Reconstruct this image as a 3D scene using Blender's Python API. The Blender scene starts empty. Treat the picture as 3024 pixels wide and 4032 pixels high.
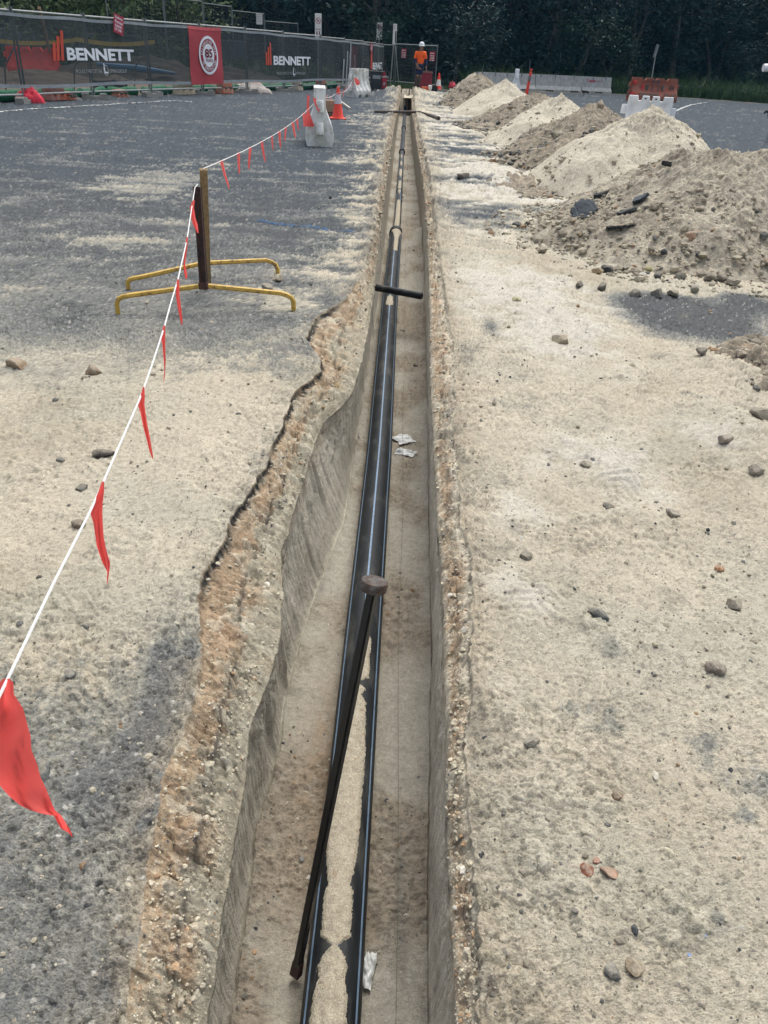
import bpy, bmesh, math, random
import numpy as np
from mathutils import Vector, Matrix
random.seed(7); rng = np.random.default_rng(11)
S = bpy.context.scene; C = S.collection; R = math.radians

# ------------------------------------------------------------ camera
F_PX = 3028.; PITCH = R(30.95); ROLL = R(3.1); CAMH = 1.55
fwd = np.array([0, math.cos(PITCH), -math.sin(PITCH)])
_u0 = np.array([0, math.sin(PITCH), math.cos(PITCH)]); _r0 = np.array([1., 0, 0])
right = _r0*math.cos(ROLL)+_u0*math.sin(ROLL); up = -_r0*math.sin(ROLL)+_u0*math.cos(ROLL)
cd = bpy.data.cameras.new('camera'); cam = bpy.data.objects.new('camera', cd); C.objects.link(cam)
m = Matrix(((right[0], up[0], -fwd[0], 0), (right[1], up[1], -fwd[1], 0), (right[2], up[2], -fwd[2], CAMH), (0, 0, 0, 1)))
cam.matrix_world = m
cd.sensor_fit = 'VERTICAL'; cd.sensor_height = 36; cd.lens = 36*F_PX/4032; cd.clip_start = .02; cd.clip_end = 1200
S.camera = cam
# ------------------------------------------------------------ light
SUN_EL, SUN_AZ = R(64), R(18)
w = bpy.data.worlds.new('World'); S.world = w; w.use_nodes = True
nt = w.node_tree; bg = nt.nodes['Background']; sky = nt.nodes.new('ShaderNodeTexSky'); sky.sky_type = 'NISHITA'
sky.sun_disc = False; sky.sun_elevation = SUN_EL; sky.sun_rotation = SUN_AZ; sky.dust_density = 4; sky.air_density = 1.0; sky.ozone_density = 1.0
hs = nt.nodes.new('ShaderNodeHueSaturation'); hs.inputs['Saturation'].default_value = .45
nt.links.new(sky.outputs[0], hs.inputs['Color']); nt.links.new(hs.outputs[0], bg.inputs[0]); bg.inputs[1].default_value = .145
sl = bpy.data.lights.new('sun', 'SUN'); sl.energy = 1.3; sl.angle = R(36); sl.color = (1, .985, .93)
so = bpy.data.objects.new('sun', sl); C.objects.link(so)
sd = Vector((math.sin(SUN_AZ)*math.cos(SUN_EL), math.cos(SUN_AZ)*math.cos(SUN_EL), math.sin(SUN_EL)))
so.rotation_euler = sd.to_track_quat('Z', 'Y').to_euler()
S.view_settings.view_transform = 'Standard'; S.view_settings.look = 'None'; S.view_settings.gamma = 1
S.view_settings.exposure = .66
S.cycles.max_bounces = 6; S.cycles.transparent_max_bounces = 16

# ------------------------------------------------------------ helpers: points
def ray(x, y): return fwd+right*((x-1512)/F_PX)-up*((y-2016)/F_PX)
def g(x, y, z=0.):                      # where the sight line through a photo pixel meets height z
    d = ray(x, y); return np.array([0, 0, CAMH])+d*((z-CAMH)/d[2])
def at(x, y, Y):
    d = ray(x, y); return np.array([0, 0, CAMH])+d*(Y/d[1])
KD = 3024/1659.
def gd(x, y, z=0.): return g(x*KD, y*KD, z)
def atz(x, y, Z):                       # at depth Z along the view axis
    return np.array([0, 0, CAMH])+ray(x, y)*Z

# ------------------------------------------------------------ helpers: noise
def _h(ix, iy, seed):
    n = (ix.astype(np.int64)*374761393+iy.astype(np.int64)*668265263+seed*1442695041) & 0xFFFFFFFF
    n = ((n ^ (n >> 13))*1274126177) & 0xFFFFFFFF
    n = n ^ (n >> 16)
    return (n & 0xFFFF)/65535.
def noise(x, y, seed=0):
    x = np.asarray(x, float); y = np.asarray(y, float)
    ix = np.floor(x); iy = np.floor(y); fx = x-ix; fy = y-iy
    u = fx*fx*fx*(fx*(fx*6-15)+10); v = fy*fy*fy*(fy*(fy*6-15)+10)
    def gr(ax, ay, dx, dy):
        a = _h(ax, ay, seed)*6.28318; return np.cos(a)*dx+np.sin(a)*dy
    n0 = gr(ix, iy, fx, fy); n1 = gr(ix+1, iy, fx-1, fy)
    n2 = gr(ix, iy+1, fx, fy-1); n3 = gr(ix+1, iy+1, fx-1, fy-1)
    return ((n0*(1-u)+n1*u)*(1-v)+(n2*(1-u)+n3*u)*v)*1.4
def fbm(x, y, octv=4, seed=0, gain=.5, lac=2.03):
    t = 0; a = 1; s = 0
    for i in range(octv):
        t = t+a*noise(x, y, seed+i*17); s += a; a *= gain; x = x*lac+3.1; y = y*lac+1.7
    return t/s
def ridge(x, y, octv=3, seed=0):
    t = 0; a = 1; s = 0
    for i in range(octv):
        t = t+a*(1-2*np.abs(noise(x, y, seed+i*13))); s += a; a *= .5; x = x*2.1+1.3; y = y*2.1+4.2
    return t/s
def cell(x, y, seed=0):                 # worley: distance to the nearest point and its random value
    ix = np.floor(x); iy = np.floor(y); best = np.full(np.shape(x), 9.); val = np.zeros(np.shape(x))
    for dx in (-1, 0, 1):
        for dy in (-1, 0, 1):
            px = ix+dx+_h(ix+dx, iy+dy, seed); py = iy+dy+_h(ix+dx, iy+dy, seed+5)
            d = np.hypot(px-x, py-y); k = d < best
            best = np.where(k, d, best); val = np.where(k, _h(ix+dx, iy+dy, seed+9), val)
    return best, val
def chunk(x, y, sc, seed):             # broken, clod-like relief: height and a random value per clod
    wx = x*sc+.35*noise(x*sc*1.7, y*sc*1.7, seed+31); wy = y*sc+.35*noise(x*sc*1.7+9, y*sc*1.7, seed+37)
    d, v = cell(wx, wy, seed); return (v-.5)*.9+(.42-d)*.9, v
def sst(a, b, x): t = np.clip((x-a)/(b-a), 0, 1); return t*t*(3-2*t)
def mix(a, b, t): t = np.asarray(t)[..., None]; return a*(1-t)+b*t
def V3(*c): return np.array(c, float)

# ------------------------------------------------------------ helpers: objects
def tag(o, label=None, cat=None, group=None, kind=None):
    if label: o['label'] = label
    if cat: o['category'] = cat
    if group: o['group'] = group
    if kind: o['kind'] = kind
    return o
def empty(name, loc=(0, 0, 0), rz=0, label=None, cat=None, group=None):
    o = bpy.data.objects.new(name, None); C.objects.link(o); o.location = tuple(loc); o.rotation_euler = (0, 0, rz)
    o.empty_display_size = .1
    return tag(o, label, cat, group)
def link(name, me, mat=None, parent=None, smooth=False):
    if mat is not None:
        me.materials.clear(); me.materials.append(mat)
    if smooth: me.shade_smooth()
    o = bpy.data.objects.new(name, me); C.objects.link(o)
    if parent: o.parent = parent
    return o
def npmesh(name, verts, faces, mat=None, parent=None, smooth=True, col=None):
    verts = np.asarray(verts, np.float32); faces = np.asarray(faces, np.int32)
    me = bpy.data.meshes.new(name); k = faces.shape[1]
    me.vertices.add(len(verts)); me.vertices.foreach_set('co', verts.ravel())
    me.loops.add(faces.size); me.loops.foreach_set('vertex_index', faces.ravel())
    me.polygons.add(len(faces)); me.polygons.foreach_set('loop_start', np.arange(0, faces.size, k, dtype=np.int32))
    me.polygons.foreach_set('use_smooth', np.full(len(faces), smooth))
    me.update(calc_edges=True)
    if col is not None:
        a = me.color_attributes.new('col', 'FLOAT_COLOR', 'POINT')
        c4 = np.ones((len(verts), 4), np.float32); c4[:, :3] = np.clip(col, 0, 1); a.data.foreach_set('color', c4.ravel())
    return link(name, me, mat, parent)
def gridfaces(nr, nc, off=0):
    i = np.arange(nr-1)[:, None]*nc+np.arange(nc-1)[None, :]+off
    return np.stack([i, i+1, i+nc+1, i+nc], -1).reshape(-1, 4)
class MB:
    def __init__(s): s.bm = bmesh.new()
    def box(s, c, d, rot=None, bev=0, taper=1):
        r = bmesh.ops.create_cube(s.bm, size=1); vs = r['verts']
        for v in vs:
            tp = taper if v.co.z > 0 else 1
            v.co = Vector((v.co.x*d[0]*tp, v.co.y*d[1]*tp, v.co.z*d[2]))
        if bev:
            es = list({e for v in vs for e in v.link_edges})
            q = bmesh.ops.bevel(s.bm, geom=es, offset=bev, segments=2, affect='EDGES', profile=.5)
            vs = list({v for f in q['faces'] for v in f.verts} | {v for v in vs if v.is_valid})
        if rot is not None:
            bmesh.ops.transform(s.bm, matrix=rot.to_4x4(), verts=vs)
        bmesh.ops.translate(s.bm, vec=Vector(c), verts=vs); return s
    def tube(s, pts, r, n=8, cap=True):
        pts = [Vector(p) for p in pts]; rs = r if hasattr(r, '__len__') else [r]*len(pts)
        rings = []; prev = None
        for i, p in enumerate(pts):
            a = pts[max(i-1, 0)]; b = pts[min(i+1, len(pts)-1)]; t = (b-a).normalized()
            if prev is None:
                u = t.orthogonal().normalized()
            else:
                u = (prev-t*prev.dot(t)); u = u.normalized() if u.length > 1e-6 else t.orthogonal().normalized()
            prev = u; v = t.cross(u)
            rings.append([s.bm.verts.new(p+(u*math.cos(k*2*math.pi/n)+v*math.sin(k*2*math.pi/n))*rs[i]) for k in range(n)])
        for a, b in zip(rings, rings[1:]):
            for k in range(n): s.bm.faces.new((a[k], a[(k+1) % n], b[(k+1) % n], b[k]))
        if cap:
            s.bm.faces.new(rings[0][::-1]); s.bm.faces.new(rings[-1])
        return s
    def sqtube(s, pts, wd, n=4): return s.tube(pts, wd*.707, 4)
    def lathe(s, prof, n=24, c=(0, 0, 0)):
        rings = [[s.bm.verts.new((c[0]+r*math.cos(k*2*math.pi/n), c[1]+r*math.sin(k*2*math.pi/n), c[2]+z)) for k in range(n)] for r, z in prof]
        for a, b in zip(rings, rings[1:]):
            for k in range(n): s.bm.faces.new((a[k], a[(k+1) % n], b[(k+1) % n], b[k]))
        s.bm.faces.new(rings[0][::-1]); s.bm.faces.new(rings[-1]); return s
    def prism(s, outline, th, M=None):     # outline in x,z; extruded +-th/2 in y
        a = [s.bm.verts.new((x, -th/2, z)) for x, z in outline]; b = [s.bm.verts.new((x, th/2, z)) for x, z in outline]
        n = len(a); s.bm.faces.new(a); s.bm.faces.new(b[::-1])
        for k in range(n): s.bm.faces.new((a[(k+1) % n], a[k], b[k], b[(k+1) % n]))
        if M is not None: bmesh.ops.transform(s.bm, matrix=M, verts=a+b)
        return s
    def build(s, name, mat, parent=None, smooth=False, label=None):
        bmesh.ops.recalc_face_normals(s.bm, faces=s.bm.faces[:])
        me = bpy.data.meshes.new(name); s.bm.to_mesh(me); s.bm.free()
        o = link(name, me, mat, parent, smooth)
        if smooth:
            try: me.set_sharp_from_angle(angle=R(40))
            except Exception: pass
        if label: o['label'] = label
        return o
def copy_tree(o, parent=None):
    c = o.copy(); C.objects.link(c); c.parent = parent
    for ch in list(o.children): copy_tree(ch, c)
    return c

# ------------------------------------------------------------ helpers: materials
def mat(name, col, rough=.7, var=.15, scale=8., bump=.0, metal=0., col2=None, c2scale=3., c2amt=.5, spec=.5, coat=0, trans=0, stretch=(1, 1, 1)):
    m = bpy.data.materials.new(name); m.use_nodes = True; t = m.node_tree; n = t.nodes; l = t.links
    p = n['Principled BSDF']; p.inputs['Roughness'].default_value = rough; p.inputs['Metallic'].default_value = metal
    p.inputs['Specular IOR Level'].default_value = spec
    tc = n.new('ShaderNodeTexCoord'); mp = n.new('ShaderNodeMapping'); mp.inputs['Scale'].default_value = stretch
    l.new(tc.outputs['Object'], mp.inputs[0])
    nz = n.new('ShaderNodeTexNoise'); nz.inputs['Scale'].default_value = scale; nz.inputs['Detail'].default_value = 6
    l.new(mp.outputs[0], nz.inputs['Vector'])
    mr = n.new('ShaderNodeMapRange'); mr.inputs[1].default_value = .3; mr.inputs[2].default_value = .7
    mr.inputs[3].default_value = 1-var; mr.inputs[4].default_value = 1+var; l.new(nz.outputs[0], mr.inputs[0])
    src = None
    if col2 is not None:
        n2 = n.new('ShaderNodeTexNoise'); n2.inputs['Scale'].default_value = c2scale; n2.inputs['Detail'].default_value = 8; n2.inputs['Roughness'].default_value = .65
        l.new(mp.outputs[0], n2.inputs['Vector'])
        r2 = n.new('ShaderNodeMapRange'); r2.inputs[1].default_value = 1-c2amt-.06; r2.inputs[2].default_value = 1-c2amt+.06; l.new(n2.outputs[0], r2.inputs[0])
        mx = n.new('ShaderNodeMix'); mx.data_type = 'RGBA'; mx.inputs[6].default_value = (*col, 1); mx.inputs[7].default_value = (*col2, 1)
        l.new(r2.outputs[0], mx.inputs[0]); src = mx.outputs[2]
    vm = n.new('ShaderNodeVectorMath'); vm.operation = 'SCALE'
    if src is None: vm.inputs[0].default_value = col
    else: l.new(src, vm.inputs[0])
    l.new(mr.outputs[0], vm.inputs['Scale']); l.new(vm.outputs[0], p.inputs['Base Color'])
    if bump:
        b = n.new('ShaderNodeBump'); b.inputs['Strength'].default_value = 1; b.inputs['Distance'].default_value = bump
        l.new(nz.outputs[0], b.inputs['Height']); l.new(b.outputs[0], p.inputs['Normal'])
    if trans:
        tr = n.new('ShaderNodeBsdfTransparent'); ms = n.new('ShaderNodeMixShader'); ms.inputs[0].default_value = trans
        l.new(p.outputs[0], ms.inputs[1]); l.new(tr.outputs[0], ms.inputs[2]); l.new(ms.outputs[0], n['Material Output'].inputs[0])
    return m
def attr_mat(name, rough=.95, bump=.0015, scale=220., var=.18, spec=.2, scale2=38.):
    m = bpy.data.materials.new(name); m.use_nodes = True; t = m.node_tree; n = t.nodes; l = t.links
    p = n['Principled BSDF']; p.inputs['Roughness'].default_value = rough; p.inputs['Specular IOR Level'].default_value = spec
    a = n.new('ShaderNodeAttribute'); a.attribute_name = 'col'
    tc = n.new('ShaderNodeTexCoord')
    def nz(s, d, r=.6):
        q = n.new('ShaderNodeTexNoise'); q.inputs['Scale'].default_value = s; q.inputs['Detail'].default_value = d; q.inputs['Roughness'].default_value = r
        l.new(tc.outputs['Object'], q.inputs['Vector']); return q
    n1 = nz(scale, 3); n2 = nz(scale2, 6, .7)
    def mr(s, lo, hi, a0=.3, a1=.7):
        q = n.new('ShaderNodeMapRange'); q.inputs[1].default_value = a0; q.inputs[2].default_value = a1; q.inputs[3].default_value = lo; q.inputs[4].default_value = hi
        l.new(s, q.inputs[0]); return q
    r1 = mr(n1.outputs[0], 1-var, 1+var); r2 = mr(n2.outputs[0], 1-var, 1+var)
    mm = n.new('ShaderNodeMath'); mm.operation = 'MULTIPLY'; l.new(r1.outputs[0], mm.inputs[0]); l.new(r2.outputs[0], mm.inputs[1])
    vm = n.new('ShaderNodeVectorMath'); vm.operation = 'SCALE'; l.new(a.outputs['Color'], vm.inputs[0]); l.new(mm.outputs[0], vm.inputs['Scale'])
    l.new(vm.outputs[0], p.inputs['Base Color'])
    ad = n.new('ShaderNodeMath'); ad.operation = 'MULTIPLY_ADD'; l.new(n2.outputs[0], ad.inputs[0]); ad.inputs[1].default_value = 2.5; l.new(n1.outputs[0], ad.inputs[2])
    b = n.new('ShaderNodeBump'); b.inputs['Distance'].default_value = bump; b.inputs['Strength'].default_value = 1
    l.new(ad.outputs[0], b.inputs['Height']); l.new(b.outputs[0], p.inputs['Normal'])
    return m
M_GROUND = attr_mat('ground_mat', bump=.004)
M_STONE = attr_mat('stone_mat', bump=.002, scale=120, scale2=30)
M = dict(
 black_pe=mat('black_polyethylene', (.013, .015, .017), .52, .35, 30, .0006, spec=.22, col2=(.050, .050, .045), c2scale=13, c2amt=.43, stretch=(1, .25, 1)),
 blue_stripe=mat('blue_stripe', (.14, .215, .31), .6, .2, 40),
 steel_dark=mat('dark_steel', (.008, .009, .009), .38, .3, 60, .0005),
 rust=mat('rusty_steel', (.060, .036, .026), .8, .4, 60, .0004, col2=(.095, .088, .080), c2scale=45, c2amt=.5),
 rust_brown=mat('rust_brown', (.075, .035, .025), .85, .3, 60, .001, col2=(.05, .03, .028), c2scale=20, c2amt=.5),
 yellow=mat('yellow_paint', (.52, .33, .055), .55, .2, 25, .0008, col2=(.13, .055, .03), c2scale=24, c2amt=.40),
 timber=mat('raw_timber', (.27, .19, .10), .85, .25, 60, .001, stretch=(1, 1, .08)),
 cord=mat('white_cord', (.68, .68, .66), .8, .1, 300),
 flag=mat('red_flag', (1.0, .13, .115), .7, .06, 20),
 pink=mat('pink_flag', (1.0, .17, .15), .7, .06, 20),
 cone=mat('cone_orange', (.85, .06, .03), .5, .1, 20, col2=(.5, .06, .04), c2scale=14, c2amt=.3),
 reflect=mat('reflective_band', (.55, .53, .58), .35, .1, 30),
 white_pl=mat('white_plastic', (.74, .75, .72), .45, .10, 9, .001, col2=(.50, .50, .44), c2scale=4, c2amt=.46),
 white_clean=mat('clean_white_plastic', (.80, .81, .82), .45, .05, 6),
 slot_shade=mat('painted_slot_shade', (.10, .10, .09), .9),  # dark colour paints the shade inside slots; the boxes are solid
 red_pl=mat('faded_red_plastic', (.33, .075, .035), .6, .2, 5, col2=(.26, .09, .055), c2scale=4, c2amt=.5),
 red_bright=mat('red_plastic', (.6, .035, .03), .5, .15, 8),
 dark_red=mat('dark_red_board', (.20, .012, .028), .6, .2, 10),
 concrete=mat('concrete', (.42, .43, .42), .9, .12, 12, .003, col2=(.33, .34, .33), c2scale=5, c2amt=.5),
 concfoot=mat('concrete_foot', (.27, .265, .24), .95, .18, 20, .004),
 galv=mat('galvanised', (.33, .35, .34), .45, .12, 25, metal=.3),
 galv_dark=mat('galvanised_wire', (.16, .18, .18), .5, .1, 25, metal=.3),
 cloth=mat('shade_cloth', (.040, .050, .056), .9, .12, 3, trans=.40),
 hem=mat('cloth_hem', (.26, .29, .31), .85, .15, 10),
 redcloth=mat('red_cloth', (.42, .055, .07), .85, .08, 3, trans=.04),
 print_white=mat('white_print', (.74, .78, .82), .8, .04, 10),
 print_grey=mat('grey_print', (.30, .33, .34), .8, .04, 10),
 print_orange=mat('orange_print', (.55, .075, .04), .8, .06, 4),
 print_darkred=mat('dark_red_print', (.16, .012, .03), .8, .05, 10),
 sign_white=mat('sign_white', (.70, .70, .68), .5, .05, 10),
 sign_red=mat('sign_red', (.36, .02, .05), .5, .05, 10),
 sign_black=mat('sign_black', (.02, .02, .022), .5),
 green_sock=mat('green_mesh_sock', (.012, .13, .06), .85, .25, 18, .004),
 orange_foot=mat('orange_foot', (.45, .12, .06), .7, .2, 12, col2=(.30, .17, .12), c2scale=8, c2amt=.5),
 card=mat('cardboard', (.36, .27, .18), .9, .08, 10),
 card_dark=mat('dark_carton_side', (.075, .055, .045), .9, .1, 10),
 black_body=mat('black_enamel', (.014, .018, .026), .5, .2, 8),
 rubber=mat('rubber', (.02, .02, .02), .85),
 tyre_grey=mat('grey_wheel', (.10, .11, .10), .8),
 plastic_bag=mat('plastic_rag', (.58, .59, .57), .5, .1, 20),
 skin=mat('skin', (.26, .14, .09), .6, .08, 20),
 hivis=mat('hivis_orange', (.90, .13, .015), .8, .1, 12),
 navy=mat('navy_cloth', (.010, .018, .060), .85, .15, 12),
 trousers=mat('brown_trousers', (.075, .050, .040), .85, .2, 12),
 boots=mat('tan_boots', (.15, .13, .10), .85, .15, 20),
 bluetarp=mat('blue_tarp', (.03, .12, .22), .6, .15, 5),
 yellowtape=mat('yellow_tape', (.42, .30, .05), .6, .2, 10),
 shed=mat('shed_cladding', (.13, .17, .20), .6, .08, 2),
 linepaint=mat('line_paint', (.48, .49, .48), .85, .25, 14, col2=(.12, .13, .14), c2scale=9, c2amt=.45),
 bluepaint=mat('blue_spray', (.03, .10, .22), .9, .3, 30, trans=.45),
 bark=mat('bark', (.11, .105, .095), .95, .3, 8, .01, stretch=(1, 1, .2)),
 bluecap=mat('blue_cap', (.02, .08, .22), .5),
 bird=mat('black_plumage', (.008, .008, .010), .7, .2, 10),
 birdhead=mat('red_bare_head', (.25, .03, .02), .7),
)

for k_ in ('flag', 'pink'):
    t = M[k_].node_tree; n = t.nodes; tl = n.new('ShaderNodeBsdfTranslucent'); tl.inputs[0].default_value = (1, .17, .15, 1) if k_ == 'flag' else (1, .22, .2, 1); ms = n.new('ShaderNodeMixShader'); ms.inputs[0].default_value = .5
    t.links.new(n['Principled BSDF'].outputs[0], ms.inputs[1]); t.links.new(tl.outputs[0], ms.inputs[2]); t.links.new(ms.outputs[0], n['Material Output'].inputs[0])
# ============================================================ GROUND
def P(lst): a = np.array(lst, float); return lambda y: np.interp(y, a[:, 0], a[:, 1])
floorL = P([(-4, -.33), (1.1, -.335), (1.74, -.37), (2.8, -.30), (3.55, -.205), (4.6, -.20), (8, -.165), (15, -.19), (26, -.24), (36, -.25)])
floorR = P([(-4, .19), (1.2, .19), (1.5, .195), (2.4, .23), (3.5, .245), (4.8, .265), (9, .315), (14, .30), (18, .26), (26, .20), (36, .19)])
wallL = P([(-4, -.30), (.8, -.303), (1.15, -.325), (1.4, -.335), (1.6, -.352), (1.8, -.328), (2.0, -.325), (2.2, -.345), (2.5, -.392), (2.9, -.378), (3.2, -.371), (3.5, -.365), (3.72, -.345), (3.95, -.27), (4.2, -.215), (4.84, -.185), (6, -.175), (10, -.205), (15, -.235), (22, -.27), (31, -.24), (36.5, -.22)])
wallR = P([(-4, .20), (1.2, .195), (2, .215), (2.7, .215), (4.4, .225), (5.5, .25), (8.3, .29), (12, .305), (17.5, .26), (26, .20), (36.5, .195)])
aspL = P([(-4, -.42), (.71, -.415), (.9, -.46), (1.07, -.48), (1.27, -.51), (1.49, -.485), (1.69, -.51), (2.05, -.596), (2.29, -.586), (2.54, -.576), (2.9, -.516), (3.12, -.518), (3.76, -.50), (4.08, -.397), (4.24, -.408), (4.63, -.549), (5.06, -.531), (5.52, -.36), (6.3, -.26), (8, -.235), (10, -.265), (15, -.31), (22, -.34), (31, -.31), (36.5, -.28)])
aspR = P([(-4, .22), (.76, .232), (1.08, .238), (1.36, .245), (1.75, .285), (2.17, .326), (2.46, .305), (3.37, .315), (4.46, .385), (5.5, .36), (8, .37), (12, .38), (17, .34), (26, .27), (36.5, .26)])
FLZ = -.655; YEND = 36.7
verge_x = np.array([(-60, 44), (-14, 44.5), (-1.5, 41.3), (3, 43.0), (5.2, 46.4), (12, 50.6), (16, 51.2), (19.7, 48.2), (40, 38.)], float)
def verge(x): return np.interp(x, verge_x[:, 0], verge_x[:, 1])
fence_pts0 = np.array([(-9.495, 21.5), (-5.701, 31.2), (-3.595, 36.4), (-1.379, 46.3)])

def blob(D, x, y):
    tot = np.zeros_like(x)
    for (px, py, rx, ry, wt) in D:
        c = gd(px, py); a = np.abs(gd(px+rx, py)-c); b = np.abs(gd(px, py-ry)-c)
        RX = max(np.hypot(a[0], a[1]), .02); RY = max(abs(b[1]), .02)
        tot = tot+wt*np.exp(-(((x-c[0])/RX)**2+((y-c[1])/RY)**2))
    return tot
B_GREY_L = [(370, 1420, 55, 60, 1.5), (330, 1560, 70, 70, 1.1), (230, 1700, 160, 90, .7), (130, 1950, 180, 130, .6), (250, 2120, 120, 90, .7), (210, 1380, 90, 50, .4),
            (600, 690, 60, 25, .8), (120, 690, 160, 60, .6), (470, 700, 100, 40, .45), (330, 765, 60, 8, .5), (560, 880, 14, 60, .35), (60, 800, 90, 20, .4), (340, 1330, 60, 30, .5), (100, 850, 60, 30, .3)]
B_BEIGE_L = [(300, 1050, 260, 260, 1.0), (120, 1150, 180, 240, .5), (480, 870, 130, 80, .8), (360, 385, 110, 32, 1.0), (300, 400, 130, 22, .5), (250, 522, 110, 14, 1.3), (560, 650, 90, 26, .6), (640, 640, 70, 40, .7),
             (700, 560, 90, 40, .7), (770, 430, 40, 50, .7), (780, 330, 40, 30, .6), (260, 560, 170, 20, .35), (120, 490, 100, 10, .5), (420, 480, 120, 9, .5), (780, 260, 35, 18, .6), (60, 620, 70, 14, .3), (720, 345, 30, 6, .6)]
B_WHITE_R = [(1180, 690, 130, 80, 1.3), (1120, 620, 130, 45, .9), (1270, 985, 140, 60, .9), (1120, 1080, 80, 70, .6), (1050, 392, 85, 30, 1.4), (985, 440, 80, 25, .5), (1010, 500, 110, 20, .5), (1060, 1210, 110, 60, .6),
             (1560, 940, 100, 60, .8), (1000, 590, 60, 30, .6), (940, 270, 55, 8, 1.1), (980, 315, 60, 8, 1.2), (960, 352, 50, 8, 1.), (950, 250, 40, 6, .9), (1150, 1290, 80, 50, .5), (1090, 1480, 60, 80, .4), (1400, 1080, 200, 60, .35)]
B_GREY_R = [(1500, 690, 140, 42, 2.4), (1420, 650, 90, 18, 1.2), (1620, 650, 60, 22, 1.6), (1010, 331, 75, 7, 1.8), (985, 296, 55, 4, 1.6), (1030, 357, 60, 4, 1.2), (1060, 705, 25, 22, .9), (1130, 885, 90, 40, .45), (1040, 530, 70, 14, .6),
            (1290, 1520, 120, 60, .55), (1560, 1680, 120, 120, .5), (1080, 1950, 90, 80, .35), (1550, 1380, 90, 60, .5), (1480, 830, 130, 50, .35), (1310, 1390, 40, 40, .5), (1300, 2130, 160, 60, .2), (1600, 2000, 80, 120, .35), (1000, 760, 30, 25, .6), (1150, 780, 200, 30, .2), (1050, 470, 100, 8, .7)]
B_HUMP = [(1180, 690, 120, 50, .035), (1050, 385, 80, 22, .14), (1250, 960, 110, 26, .03), (1330, 1030, 60, 25, .04), (1620, 960, 70, 60, .10), (1400, 1130, 90, 30, .03), (1180, 1060, 60, 40, .025), (1580, 800, 70, 40, .05),
          (880, 202, 40, 8, .22), (930, 218, 30, 6, .12), (840, 205, 25, 5, .12), (960, 330, 40, 10, .06), (1000, 2100, 60, 120, .02), (1110, 1550, 60, 60, .02)]

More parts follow.
